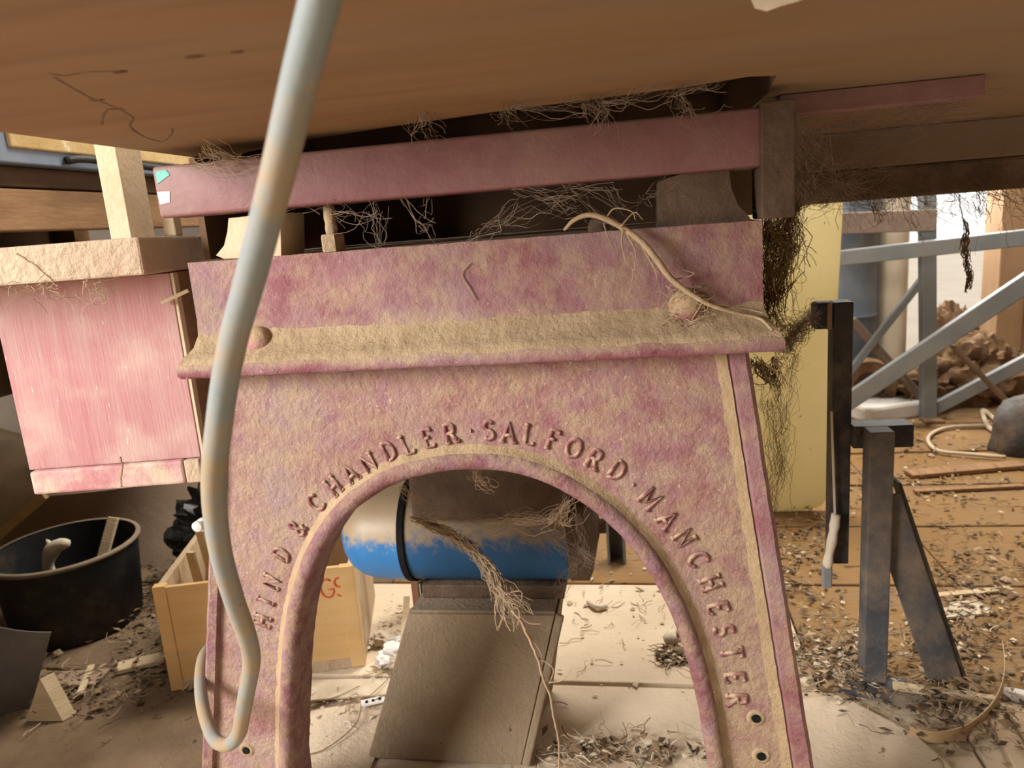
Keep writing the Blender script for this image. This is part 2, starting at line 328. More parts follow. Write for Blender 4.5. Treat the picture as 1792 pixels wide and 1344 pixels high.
struct('wall_left', box(B(), (-2.38, -0.2, -0.1), (-2.30, 3.33, 2.9)), 'wallgrey', 'dark left wall of the shed beyond the doorway')
struct('wall_left_near', box(B(), (-2.38, -3.2, -0.1), (-2.30, -1.6, 2.9)), 'wallgrey', 'left wall of the shed before the doorway')
wr = struct('wall_right', box(B(), (2.8, -3.2, -0.1), (2.88, 3.33, 2.9)), 'wallgrey', 'right wall of the shed')
struct('ceiling', box(B(), (-3.28, -3.2, 2.9), (2.88, 3.33, 2.98)), 'wallgrey', 'shed roof lining')
struct('ground_outside', box(B(), (-3.0, 3.34, -0.2), (6.0, 12.0, -0.1)), 'outside', 'pale sunlit ground outside the rear opening')
struct('wall_front', box(B(), (-2.38, -3.28, -0.1), (2.88, -3.2, 2.9)), 'wallgrey', 'front wall of the shed')
# timber lined wall to the right of the rear opening
wl = struct('wall_timber', box(B(), (1.40, 3.25, -0.1), (2.8, 3.33, 2.9)), 'wallorange', 'timber boarded wall right of the bright opening')
struct('post', box(B(), (1.38, 3.14, -0.001), (1.475, 3.25, 2.9), 0.004), 'wallorange', None, wl)
x = 1.475
for k in range(9):
    wd = [0.075, 0.11, 0.14, 0.15, 0.14, 0.15, 0.14, 0.15, 0.15][k]
    struct('board', box(B(), (x + 0.002, 3.215 - 0.004 * (k % 2), 0.42), (x + wd - 0.002, 3.25, 2.9), 0.003), 'wallply', None, wl)
    struct('board', box(B(), (x + 0.002, 3.22 - 0.004 * (k % 2), 0.0), (x + wd - 0.002, 3.25, 0.415), 0.003), 'wallply', None, wl)
    x += wd

# ------------------------------------------------------------------ the wooden table seen from below
ZT = 0.886
tb = thing('wooden_table', 'large brown wooden table top seen from below, carried on the red rail', 'table', (-0.05, 0.86, ZT))
obj('tabletop', box(B(), (-0.51, 0.60, 0.945), (1.7, 1.40, 0.985), 0.004), 'ply', tb)
ge = [(-0.51, 0.93), (-0.445, 0.85), (-0.35, 0.80), (-0.24, 0.765), (-0.11, 0.735), (0.05, 0.712), (0.10, 0.69), (0.125, 0.70), (0.135, 0.80), (0.135, 1.36)]
pl = [(-0.51, 0.235), *ge, (1.7, 1.36), (1.7, 0.70), (0.5, 0.56), (0.25, 0.505), (0.0, 0.395), (-0.16, 0.33), (-0.3, 0.275)]
obj('underside_panel', prism(B(), [Vector((a, b, ZT)) for a, b in pl], (0, 0, 0.059)), 'ply', tb, label='brown plywood underside with an open slot above the rail')
obj('apron', box(B(), (0.135, 1.345, 0.826), (1.7, 1.40, ZT), 0.002), 'ply', tb)
obj('rear_beam', box(B(), (-0.10, 1.35, 0.774), (1.7, 1.44, 0.826), 0.006), 'darkwood', tb, label='dark cobwebbed beam')
obj('leg', box(B(), (1.55, 1.28, -0.001), (1.63, 1.36, ZT)), 'brownwood', tb)
p = PZ(1362, 6, ZT)
bm = B()
prism(bm, [p + Vector(v) for v in ((-0.018, -0.022, -0.0006), (0.02, -0.022, -0.0006), (0.010, -0.002, -0.0006), (0.002, 0.004, -0.0006), (-0.004, 0.012, -0.0006), (-0.012, 0.002, -0.0006))], (0, 0, 0.001))
obj('bare_patch', bm, 'white', tb, label='bare white chip in the brown underside')
for u, v, s in ((340, 98, 0.006), (210, 125, 0.005), (415, 90, 0.004), (170, 175, 0.006), (200, 190, 0.007)):
    p = PZ(u, v, ZT); bm = B(); blob(bm, p, (s, s * 0.45, 0.0012), 0.35, 2, 2, u); obj('stain', bm, 'darkbrown', tb)
# smears under the table
bm = B()
for path in ([(85, 128), (115, 132), (150, 126), (215, 124)], [(95, 135), (120, 150), (160, 172), (195, 185), (232, 205), (228, 222), (255, 240), (285, 247), (300, 235), (302, 224)], [(178, 218), (182, 200), (195, 190), (220, 192)]):
    q = smooth_path([PZ(u, v, ZT) for u, v in path], 5); tube(bm, q, [0.0012 * U(0.5, 1.3) for _ in q], 5, flat=(0.35, (0, 0, 1)))
obj('stain', bm, 'darkbrown', tb, label='dark streaky smears')

# ------------------------------------------------------------------ table frame: red rail, end block, rear strip, spacers
YF = 0.75
fr = thing('table_rail_frame', 'flat dull red steel rail with rounded end, lying above the cast beam', 'rail', (-0.19, 0.79, 0.766))
obj('rail', box(B(), (-0.502, YF, 0.815), (0.122, YF + 0.045, 0.8685), 0.004, seg=3), 'rail', fr, smooth=40)
obj('end_block', box(B(), (0.119, YF - 0.006, 0.7665), (0.150, YF + 0.05, 0.872), 0.002), 'brownmetal', fr, label='grimy brown upright block')
obj('rear_strip', box(B(), (0.150, 0.82, 0.866), (0.338, 0.845, ZT - 0.0005), 0.001), 'rail', fr)
obj('end_light_block', box(B(), (-0.512, 0.945, 0.8852), (-0.504, 1.19, 0.9445)), 'darkbrown', fr)  # added to close the slot's left end against stray light
obj('rear_light_block', box(B(), (-0.50, 1.18, 0.7665), (0.19, 1.20, 0.944)), 'darkbrown', fr)  # dark sheet added behind the slot to block light
obj('end_light_block', box(B(), (-0.512, 0.84, 0.7665), (-0.504, 1.19, 0.885)), 'darkbrown', fr)  # lower piece of the light block added at the left end
for nm, pts in (('spacer', [(392, 453), (378, 447), (392, 430), (398, 405), (400, 382), (490, 372), (492, 448)]),):
    obj(nm, prism(B(), [PY(u, v, YF + 0.012) for u, v in pts], (0, 0.06, 0)), 'blockwood', fr, label='pale dusty curved spacer')
obj('spacer', prism(B(), [PY(u, v, YF + 0.012) for u, v in [(1150, 402), (1152, 318), (1190, 305), (1275, 296), (1280, 330), (1292, 360), (1312, 380), (1312, 390)]], (0, 0.06, 0)), 'brownmetal', fr, label='grimy brown curved spacer')
bm = B(); prism(bm, [PY(u, v, YF - 0.0006) for u, v in [(272, 300), (290, 297), (297, 306), (286, 314), (275, 322)]], (0, 0.002, 0)); obj('paint_chip', bm, 'teal', fr)
bm = B(); prism(bm, [PY(u, v, YF - 0.0006) for u, v in [(275, 336), (297, 335), (297, 354), (280, 358)]], (0, 0.002, 0)); obj('paint_chip', bm, 'white', fr)
p = PY(585, 440, YF + 0.03); zt = 0.766
bo = obj('stud', lathe(B(), [(0.0075, 0), (0.0075, 0.018), (0.0062, 0.019), (0.0068, 0.025), (0.006, 0.03), (0.0068, 0.035), (0.006, 0.05)], (p.x, YF + 0.03, zt)), 'dust', fr, smooth=True)
obj('nut', lathe(B(), [(0.0128, 0), (0.0132, 0.003), (0.0132, 0.016), (0.012, 0.0185), (0.007, 0.0187)], (p.x, YF + 0.03, zt), seg=6), 'dust', bo)
p = PY(1055, 400, YF + 0.03)
obj('nut', lathe(B(), [(0.016, 0), (0.016, 0.006), (0.013, 0.012), (0.006, 0.014)], (p.x, YF + 0.04, zt), seg=8), 'brownmetal', fr)

# ------------------------------------------------------------------ cast iron pedestal
pd = thing('cast_iron_pedestal', 'pink and dusty cast iron arched machine pedestal with raised lettering', 'pedestal', (-0.19, 0.80, 0.0))
# moulded crossbeam
prof = [(0.0, 0.766), (0.0, 0.702), (0.0015, 0.686), (0.006, 0.675), (0.014, 0.667), (0.022, 0.6625), (0.027, 0.658), (0.030, 0.653), (0.030, 0.647), (0.0275, 0.6435), (0.024, 0.6425), (-0.05, 0.6425)]
bx0, bx1, by0, by1 = -0.478, 0.121, YF, 1.19
bm = B(); rings = []
NX = 90
for o, z in prof:
    ring = []
    e_ = o * 0.5 if o > 0 else o * 0.2
    loop = [(bx0 - e_ + (bx1 - bx0 + 2 * e_) * i / NX, by0 - o) for i in range(NX + 1)] + [(bx1 + e_, by0 - o + (by1 - by0) * i / 12) for i in range(1, 13)] + [(bx0 - e_, by1 - o - (by1 - by0) * i / 12) for i in range(0, 12)]
    for (x_, y_) in loop:
        q = Vector((x_, y_, z)); dn = noise.noise(q * 60) * 0.0009 + noise.noise(q * 18) * 0.0012
        k = 1.7 if 0.004 < o < 0.029 else 1.0
        ring.append(bm.verts.new(q + Vector((dn * 0.4, -dn * k, dn * 0.6 * k))))
    rings.append(ring)
for i in range(len(rings) - 1):
    n_ = len(rings[i])
    for k in range(n_): bm.faces.new((rings[i][k], rings[i][(k + 1) % n_], rings[i + 1][(k + 1) % n_], rings[i + 1][k]))
bm.faces.new(rings[0]); bm.faces.new(rings[-1][::-1])
obj('crossbeam', bm, 'castbeam', pd, smooth=50)
# dust lying on the ledge
bm = B(); rows = []
for i in range(161):
    t = i / 160; xx = bx0 - 0.007 + (bx1 - bx0 + 0.014) * t; row = []
    wv = noise.noise(Vector((xx * 14, 0, 3))) * 0.5 + noise.noise(Vector((xx * 55, 0, 5))) * 0.3
    for o, z in ((0.0012, 0.690 + 0.006 * wv), (0.0042, 0.6805), (0.0093, 0.6735), (0.0155, 0.6677), (0.0215, 0.6640), (0.0268, 0.6590), (0.0285, 0.6560 - 0.003 * wv)):
        lift = 0.0014 * (0.7 + noise.noise(Vector((xx * 90, o * 300, z * 40))))
        if o in (0.0012, 0.0285): lift = -0.0008
        ex = max(o * 0.5 - 0.0012, -0.001); row.append(bm.verts.new((bx0 - ex + (bx1 - bx0 + 2 * ex) * t, by0 - o - lift, z + lift)))
    rows.append(row)
for i in range(160):
    for k in range(6): bm.faces.new((rows[i][k], rows[i][k + 1], rows[i + 1][k + 1], rows[i + 1][k]))
obj('ledge_dust', bm, 'dust', pd, smooth=True, label='thick beige dust lying along the ledge', kind='stuff')
# arch plate
arch_px = [(515, 1344), (517, 1260), (520, 1180), (530, 1085), (556, 990), (604, 908), (676, 852), (755, 826), (830, 819), (905, 826), (985, 856), (1060, 908), (1122, 976), (1170, 1060), (1200, 1140), (1222, 1230), (1241, 1344)]
YP = 0.756
arch = [PY(u, v, YP) for u, v in arch_px]
lb, rb = arch[0], arch[-1]
arch = [Vector((lb.x - 0.006, YP, 0.0))] + smooth_path(arch, 5) + [Vector((rb.x + 0.014, YP, 0.0))]
OL0, OL1 = PY(380, 690, YP), PY(358, 1344, YP)
OR0, OR1 = PY(1311, 640, YP), PY(1421, 1344, YP)
def ext(a, b, z): t = (z - a.z) / (b.z - a.z); return Vector((a.x + (b.x - a.x) * t, YP, z))
ol_t, ol_b, or_t, or_b = ext(OL0, OL1, 0.644), ext(OL0, OL1, 0), ext(OR0, OR1, 0.644), ext(OR0, OR1, 0)
poly = [ol_b, ol_t, or_t, or_b] + arch[::-1]
bm = B(); prism(bm, poly, (0, 0.045, 0))
obj('arched_plate', bm, 'cast', pd)
# bead round the arch
def sweep(bm, path, sec, closed=False):
    """path in the XZ plane of the plate; sec = (offset along outward normal, height toward camera)"""
    R = []
    for i, p_ in enumerate(path):
        tg = (path[min(i + 1, len(path) - 1)] - path[max(i - 1, 0)]); tg.y = 0; tg.normalize(); nrm = Vector((-tg.z, 0, tg.x))
        r = []
        for (o, h) in sec:
            q = p_ + nrm * o + Vector((0, -h, 0)); d = noise.noise(q * 70) * 0.0009; r.append(bm.verts.new(q + nrm * d + Vector((0, -d, 0))))
        R.append(r)
    for i in range(len(R) - 1):
        for k in range(len(sec) - 1): bm.faces.new((R[i][k], R[i][k + 1], R[i + 1][k + 1], R[i + 1][k]))
    return bm
fine = smooth_path(arch, 2)
hb = [(-0.0004, -0.045), (-0.0008, -0.012), (-0.0012, 0.002), (0.001, 0.007), (0.005, 0.0105), (0.010, 0.0115), (0.015, 0.0100), (0.0185, 0.006), (0.0205, -0.001)]
obj('arch_bead', sweep(B(), fine, hb), 'bead', pd, smooth=60, label='rounded raised bead round the arch')
obj('bead_dust', sweep(B(), fine, [(0.0182, 0.0062), (0.0196, 0.0052), (0.0216, 0.003), (0.0245, 0.0012), (0.0275, -0.0006)]), 'dustline', pd, smooth=True, label='line of beige dust along the bead', kind='stuff')
# raised rims at the outer edges
def rim(a, b, w0, w1, sgn):
    path = [a + (b - a) * i / 40 for i in range(41)]
    bm = B(); R = []
    for i, p_ in enumerate(path):
        wd = w0 + (w1 - w0) * i / 40; d = noise.noise(p_ * 45) * 0.0008
        R.append([bm.verts.new(p_ + Vector(v)) for v in ((sgn * 0.001, 0.045, 0), (sgn * 0.0012 + d, -0.004, 0), (-sgn * 0.003 + d, -0.0075 + d, 0), (-sgn * (wd - 0.003), -0.0065 + d, 0), (-sgn * wd, 0.001, 0))])
    for i in range(40):
        for k in range(4): bm.faces.new((R[i][k], R[i][k + 1], R[i + 1][k + 1], R[i + 1][k]))
    bm.faces.new(R[0]); bm.faces.new(R[-1])
    return bm
obj('edge_rim', rim(or_t, or_b, 0.019, 0.021, 1), 'castbeam', pd, smooth=40)
obj('edge_rim', rim(ol_t, ol_b, 0.014, 0.018, -1), 'bead', pd, smooth=40)
# dusty right leg face: dirt line beside the rim
bm = B(); pa = [or_t + Vector((-0.021, 0, 0)) + (or_b - or_t + Vector((-0.002, 0, 0))) * i / 60 for i in range(61)]
sweep(bm, pa, [(0.001, 0.0022), (-0.005, 0.0010), (-0.013 , -0.0006)])
obj('rim_dust', bm, 'dustline', pd, smooth=True, kind='stuff')
for u, v in ((432, 1312), (1323, 1256), (1332, 1322)):
    p = PY(u, v, YP); bm = B(); lathe(bm, [(0.0045, -0.003), (0.0045, -0.0008)], (p.x, YP, p.z), 'y', 14); obj('bolt_hole', bm, 'black', pd)
    bm = B(); lathe(bm, [(0.0048, -0.001), (0.0055, -0.002), (0.009, -0.0012), (0.011, 0.0005)], (p.x, YP, p.z), 'y', 18, cap=False); obj('hole_collar', bm, 'dust', pd, smooth=True)
for u, v, m in ((456, 597, 'castdusty'), (1200, 533, 'castdusty')):
    p = PY(u, v, YF); bm = B(); lathe(bm, [(0.0165, 0.001), (0.0168, -0.004), (0.0155, -0.009), (0.012, -0.013), (0.006, -0.0155), (0.001, -0.016)], (p.x, YF, p.z), 'y', 24); obj('dome_bolt', bm, m, pd, smooth=True)
# feet
obj('foot', box(B(), (ol_b.x - 0.01, 0.735, 0.0), (arch[0].x + 0.01, 0.83, 0.02), 0.004), 'cast', pd)
obj('foot', box(B(), (arch[-1].x - 0.01, 0.735, 0.0), (or_b.x + 0.01, 0.83, 0.02), 0.004), 'castdusty', pd)

# raised letters (own stroke lettering with slab serifs)
def arc(cx, cz, rx, rz, a0, a1, n=10): return [(cx + rx * math.cos(math.radians(a0 + (a1 - a0) * i / n)), cz + rz * math.sin(math.radians(a0 + (a1 - a0) * i / n))) for i in range(n + 1)]
FONT = {
    'H': (0.72, [[(0.1, 0), (0.1, 1)], [(0.62, 0), (0.62, 1)], [(0.1, 0.5), (0.62, 0.5)]], [(0.1, 0), (0.1, 1), (0.62, 0), (0.62, 1)]),
    'I': (0.3, [[(0.15, 0), (0.15, 1)]], [(0.15, 0), (0.15, 1)]),
    'N': (0.75, [[(0.1, 0), (0.1, 1), (0.65, 0), (0.65, 1)]], [(0.1, 0), (0.65, 1)]),
    'D': (0.74, [[(0.12, 0), (0.12, 1)], [(0.12, 1), (0.3, 1)] + arc(0.3, 0.5, 0.36, 0.5, 90, -90) + [(0.12, 0)]], []),
    '&': (0.72, [[(0.7, 0.0), (0.2, 0.68)] + arc(0.32, 0.8, 0.15, 0.2, 190, -20, 6) + [(0.15, 0.38)] + arc(0.32, 0.22, 0.24, 0.22, 150, 300, 6) + [(0.68, 0.42)]], []),
    'C': (0.72, [arc(0.40, 0.5, 0.33, 0.5, 40, 320, 14)], []),
    'A': (0.74, [[(0.05, 0), (0.37, 1), (0.69, 0)], [(0.18, 0.36), (0.56, 0.36)]], [(0.05, 0), (0.69, 0)]),
    'L': (0.6, [[(0.12, 1), (0.12, 0), (0.55, 0), (0.57, 0.16)]], [(0.12, 1)]),
    'E': (0.62, [[(0.56, 0.86), (0.55, 1), (0.12, 1), (0.12, 0), (0.56, 0), (0.58, 0.15)], [(0.12, 0.52), (0.42, 0.52)]], []),
    'R': (0.72, [[(0.12, 0), (0.12, 1), (0.38, 1)] + arc(0.38, 0.75, 0.2, 0.25, 90, -90, 8) + [(0.12, 0.5)], [(0.36, 0.5), (0.66, 0)]], [(0.12, 0), (0.66, 0)]),
    'S': (0.64, [arc(0.32, 0.75, 0.23, 0.25, 30, 270, 9) + arc(0.32, 0.25, 0.25, 0.25, 90, -150, 9)[1:]], []),
    'F': (0.6, [[(0.12, 0), (0.12, 1), (0.55, 1), (0.56, 0.84)], [(0.12, 0.52), (0.42, 0.52)]], [(0.12, 0)]),
    'O': (0.8, [arc(0.4, 0.5, 0.34, 0.5, 0, 360, 20)], []),
    'M': (0.86, [[(0.08, 0), (0.12, 1), (0.43, 0.2), (0.74, 1), (0.78, 0)]], [(0.08, 0), (0.78, 0)]),
    'T': (0.7, [[(0.35, 0), (0.35, 1)], [(0.06, 0.84), (0.06, 1), (0.64, 1), (0.64, 0.84)]], [(0.35, 0)]),
    'G': (0.74, [arc(0.40, 0.5, 0.33, 0.5, 50, 330, 12) + [(0.70, 0.42), (0.45, 0.42)]], []),
    '.': (0.3, [[(0.12, 0.5), (0.18, 0.5)]], []),
}
def glyph(ch, h, r, flat):
    wd, strokes, ser = FONT[ch]; bm = B()
    st = [s[:] for s in strokes] + [[(x_ - 0.13, z_), (x_ + 0.13, z_)] for x_, z_ in ser]
    for s in st: tube(bm, [Vector(((x_ - wd / 2) * h, 0, (z_ - 0.5) * h)) for x_, z_ in s], r, 8, flat=(flat, (0, 1, 0)))
    return bm
gl = {}
def letter(ch, p, ang, h, r, flat, mat, parent, name):
    key = (ch, h, mat)
    if key not in gl:
        bm = glyph(ch, h, r, flat); bmesh.ops.recalc_face_normals(bm, faces=bm.faces[:]); me = bpy.data.meshes.new(name); bm.to_mesh(me); bm.free(); me.materials.append(MT[mat])
        for q in me.polygons: q.use_smooth = True
        gl[key] = me
    o = bpy.data.objects.new(name, gl[key]); C.objects.link(o); o.parent = parent; o.location = p - T(parent); o.rotation_euler = (0, -ang, 0); return o
seq = [('H', 459, 1086), ('I', 465, 1052), ('N', 475, 1018), ('D', 492, 970), ('&', 520, 924), ('C', 553, 880), ('H', 584, 851), ('A', 614, 829), ('N', 646, 811), ('D', 680, 789), ('L', 712, 779), ('E', 748, 767), ('R', 788, 758),
       ('.', 824, 754), ('S', 855, 753), ('A', 890, 757), ('L', 926, 761), ('F', 967, 769), ('O', 1004, 784), ('R', 1040, 803), ('D', 1080, 823), ('.', 1108, 848), ('M', 1137, 872), ('A', 1168, 909), ('N', 1197, 941), ('C', 1222, 979), ('H', 1244, 1020), ('E', 1257, 1063), ('S', 1267, 1103), ('T', 1281, 1142), ('E', 1286, 1185), ('R', 1290, 1224)]
pos = [PY(u, v, YP - 0.0006) for _, u, v in seq]
for i, (ch, _, _) in enumerate(seq):
    a, b = pos[max(i - 2, 0)], pos[min(i + 2, len(pos) - 1)]
    letter(ch, pos[i], math.atan2(b.z - a.z, b.x - a.x), 0.0205, 0.0023, 1.0, 'letter', pd, 'raised_letter')

# ------------------------------------------------------------------ grey cable hanging in front
cp = [(572, -60, 0.305), (560, 0, 0.31), (522, 150, 0.328), (482, 320, 0.35), (440, 480, 0.385), (405, 610, 0.42), (385, 730, 0.455), (374, 850, 0.495), (385, 960, 0.545), (410, 1050, 0.60), (433, 1115, 0.66), (440, 1160, 0.71), (431, 1215, 0.77), (425, 1250, 0.82), (417, 1285, 0.87), (398, 1303, 0.93), (375, 1293, 0.985), (358, 1250, 1.03), (351, 1205, 1.06), (353, 1165, 1.09), (362, 1140, 1.12), (385, 1128, 1.17), (430, 1132, 1.20), (480, 1160, 1.20)]
path = smooth_path([PD(*c) for c in cp], 7)
top = path[0]
path = [top + Vector((0.02, -0.02, 0.35)), top + Vector((0.010, -0.012, 0.15)), top + Vector((0.004, -0.004, 0.04))] + path
cb = obj('power_cable', tube(B(), smooth_path(path, 2), 0.0075, 14), 'cable', None, smooth=True)
tag(cb, 'thick grey dusty power cable hanging in front of the pedestal', 'cable')

# ------------------------------------------------------------------ motor and its stand
YM = 1.11; mz0 = 0.302; R0 = 0.082
xl, xr = -0.492, -0.072
mo = thing('electric_motor', 'blue electric motor with domed fan cover, dusty on top, behind the arch', 'motor', ((xl + xr) / 2, YM, mz0 - R0))
def ax(prof, m, nm, parent=mo, **k): return obj(nm, lathe(B(), prof, (0, YM, mz0), 'x', 40), m, parent, smooth=45, **k)
ax([(0.001, xl), (0.03, xl + 0.002), (0.052, xl + 0.008), (0.067, xl + 0.02), (0.077, xl + 0.037), (0.083, xl + 0.062), (0.0845, xl + 0.112)], 'blue', 'fan_cover')
ax([(0.0835, xl + 0.110), (0.0865, xl + 0.111), (0.0865, xl + 0.121), (0.0835, xl + 0.122)], 'black', 'seam_band', label='black seam ring')
ax([(0.0825, xl + 0.121), (0.0825, xr - 0.045)], 'blueshade', 'motor_body')
ax([(0.0845, xr - 0.046), (0.0845, xr - 0.018), (0.07, xr - 0.012), (0.03, xr - 0.004), (0.012, xr), (0.012, xr + 0.01)], 'brownmetal', 'end_bell')
bm = B(); pl_ = [PY(u, v, YM - R0 - 0.0005) for u, v in ((648, 945), (683, 941), (688, 968), (652, 974))]
tube(bm, [p_ + Vector((0, 0.004, 0)) for p_ in pl_ + pl_[:1]], 0.0006, 4)
obj('label_outline', bm, 'blueshade', mo)
obj('mount_bracket', box(B(), (-0.345, 1.005, 0.356), (-0.112, 1.185, 0.642), 0.006), 'brownmetal', mo, label='grimy brown hanging bracket over the motor')
obj('foot_plate', box(B(), (-0.36, 1.06, 0.2005), (-0.13, 1.16, 0.223), 0.002), 'brownmetal', mo)

ms = thing('motor_stand', 'sloping dust covered steel stand below the blue motor', 'stand', (-0.27, 1.0, 0.0))
xa0, xa1, zf = -0.372, -0.137, 0.2
bm = B()
v = [Vector((xa0, 1.02, zf)), Vector((xa1, 1.02, zf)), Vector((xa1 + 0.002, 1.17, zf)), Vector((xa0 + 0.01, 1.17, zf)),
     Vector((-0.434, 0.932, 0.0)), Vector((-0.192, 0.932, 0.0)), Vector((xa1 - 0.03, 1.12, 0.0)), Vector((xa0 - 0.03, 1.12, 0.0))]
bv = [bm.verts.new(q) for q in v]
for f in ((0, 1, 2, 3), (4, 5, 1, 0), (5, 6, 2, 1), (4, 0, 3, 7), (7, 3, 2, 6), (4, 7, 6, 5)): bm.faces.new([bv[i] for i in f])
bmesh.ops.bevel(bm, geom=bm.edges[:], offset=0.004, segments=2, affect='EDGES')
obj('sloping_plate', bm, 'dustplate', ms, smooth=40)
bm = B(); a_, b_ = Vector((-0.188, 0.936, 0.0)), Vector((xa1 + 0.004, 1.022, zf - 0.004))
bar(bm, a_, b_, 0.012, 0.014, (0, -1, 0.5), 0.003); obj('edge_flange', bm, 'dustplate', ms, label='scuffed folded edge')
for u, v_ in ((826, 1022), (952, 1026)):
    p = PZ(u, v_, zf); o = obj('bolt', lathe(B(), [(0.006, 0), (0.006, 0.022), (0.0045, 0.024)], (p.x, p.y, zf - 0.001), seg=12), 'brownmetal', ms, smooth=40)
    obj('nut', lathe(B(), [(0.0115, 0), (0.0115, 0.009), (0.009, 0.0105)], (p.x, p.y, zf - 0.0005), seg=6), 'brownmetal', o)

# ------------------------------------------------------------------ pink box on the left
RB = Matrix.Translation((-0.535, 0.80, 0.0)) @ Matrix.Rotation(math.radians(9.7), 4, 'Z')
def lb_(lo, hi, bev=0.0): return box(B(), lo, hi, bev, RB)
pb = thing('wooden_cupboard', 'pink painted plywood box under a thick dusty board, left of the pedestal', 'cupboard', RB @ Vector((-0.1, 0.1, 0.0)))
obj('front_panel', lb_((-0.212, 0, 0.53), (0.0, 0.012, 0.755), 0.001), 'pink', pb)
obj('side_panel', lb_((-0.010, 0.012, 0.50), (0.0, 0.16, 0.755), 0.0008), 'brownwood', pb)
obj('side_panel', lb_((-0.212, 0.012, 0.50), (-0.202, 0.16, 0.755), 0.0008), 'brownwood', pb)
obj('edge_strip', lb_((0.0, 0.001, 0.50), (0.004, 0.013, 0.755), 0.0006), 'blockwood', pb)
obj('back_panel', lb_((-0.202, 0.15, 0.50), (-0.010, 0.16, 0.755)), 'darkbrown', pb)
rl = obj('bottom_rail', lb_((-0.208, -0.008, 0.500), (-0.020, 0.02, 0.5295), 0.003), 'pinkrail', pb, label='chipped pink rail with blue flecks')
obj('patch_block', lb_((-0.0195, -0.007, 0.500), (0.0, 0.02, 0.529), 0.002), 'dustwood', pb)
lg = obj('leg', box(B(), (-0.632, 0.965, -0.001), (-0.612, 0.995, 0.52), 0.001), 'slat', pb)
obj('leg', lb_((-0.60, 0.05, 0.0), (-0.56, 0.09, 0.757), 0.001), 'slat', pb)
RL = RB
ld = obj('thick_board', lb_((-0.62, -0.072, 0.757), (0.006, 0.135, 0.797), 0.003), 'dustwood', None)
tag(ld, 'thick dust caked board lying on top of the pink box', 'board')
bk = obj('upright_block', box(B(), (-0.060, 0.0, 0.797), (-0.036, 0.060, 1.05), 0.001, RB), 'blockwood', None)
tag(bk, 'pale dusty upright timber standing on the thick board', 'timber')
bk = obj('small_block', box(B(), (-0.012, 0.03, 0.797), (0.003, 0.05, 0.836), 0.002, RB), 'blockwood', None)
tag(bk, 'small pale wood block on the board beside the red rail end', 'wood block')
bk = obj('splinter', bar(B(), PY(283, 530, 0.79), PY(330, 508, 0.80), 0.006, 0.004), 'slat', None); tag(bk, 'short pale splinter wedged beside the pink box', 'splinter')

# ------------------------------------------------------------------ workbench at upper left
wbh = thing('workbench', 'old workbench with blue grey metal edge and brown timber apron behind the thick board', 'workbench', (-1.25, 1.3, 0.0))
obj('apron_plank', box(B(), (-1.06, 0.6, 0.832), (-1.022, 1.9, 0.902), 0.003), 'brownwood', wbh)
obj('dark_rail', box(B(), (-1.08, 0.6, 0.906), (-1.03, 1.95, 0.94), 0.002), 'darkbrown', wbh)
obj('metal_edge', box(B(), (-1.2, 0.6, 0.941), (-1.005, 2.0, 1.02), 0.003), 'greysteel', wbh)
obj('varnished_strip', box(B(), (-1.2, 1.13, 0.966), (-0.999, 2.0, 1.09), 0.003), 'gold', wbh, label='peeling golden varnished strip')
q = [(-1.0, 1.25, 0.953), (-0.99, 1.30, 0.957), (-0.985, 1.5, 0.952), (-0.99, 1.85, 0.940)]
obj('pipe', tube(B(), smooth_path(q, 6), 0.007, 8), 'blackpipe', wbh, smooth=True)
obj('bench_top', box(B(), (-1.6, 0.6, 1.02), (-1.2, 2.0, 1.06)), 'darkbrown', wbh)
obj('lower_shelf', box(B(), (-1.6, 0.6, 0.70), (-1.10, 1.95, 0.72)), 'darkbrown', wbh)
obj('shade_panel', box(B(), (-2.1, 0.57, 0.0), (-1.06, 0.6, 1.02), 0.002), 'brownwood', wbh)  # added out of view to shade the bucket floor from the doorway
obj('back_panel', box(B(), (-1.62, 0.6, 0.45), (-1.6, 2.0, 1.02)), 'darkbrown', wbh)
for y in (0.62, 1.9):
    obj('leg', box(B(), (-1.12, y, -0.001), (-1.06, y + 0.06, 0.941), 0.002), 'brownwood', wbh)
    obj('leg', box(B(), (-1.6, y, -0.001), (-1.54, y + 0.06, 1.02), 0.002), 'brownwood', wbh)

# ------------------------------------------------------------------ below left: bucket, crate, rubbish
bc = Vector((-1.235, 1.315, 0.0))
bu = thing('black_bucket', 'black plastic bucket with dusty rim holding a bone and a slat', 'bucket', bc)
obj('bucket_wall', lathe(B(), [(0.122, 0.0), (0.126, 0.004), (0.143, 0.178), (0.139, 0.178), (0.121, 0.008)], bc, seg=48), 'bucket', bu, smooth=50)
obj('rim', lathe(B(), [(0.141, 0.172), (0.147, 0.173), (0.149, 0.178), (0.146, 0.182), (0.139, 0.181)], bc, seg=48, cap=False), 'bucketrim', bu, smooth=True)
bm = B(); q = smooth_path([PY(u, v, 1.27) for u, v in ((88, 1010), (84, 985), (90, 965), (101, 955), (114, 952), (121, 956))], 4)
rr = [0.013, 0.0125, 0.012, 0.011, 0.0115, 0.0125, 0.014, 0.0155, 0.016, 0.0165, 0.0155, 0.015, 0.014, 0.0135, 0.013, 0.012, 0.0115, 0.011, 0.009, 0.006, 0.003]
tube(bm, [q[0] + Vector((0, 0, -0.15)), q[0] + Vector((0, 0, -0.05))] + q, [0.013, 0.013] + (rr + [0.003] * 30)[:len(q)], 10)
e = PY(83, 950, 1.27); tube(bm, [e + Vector((0.008, 0, -0.008)), e + Vector((0.002, 0, 0.002)), e + Vector((-0.001, 0, 0.008))], [0.006, 0.005, 0.001], 6)
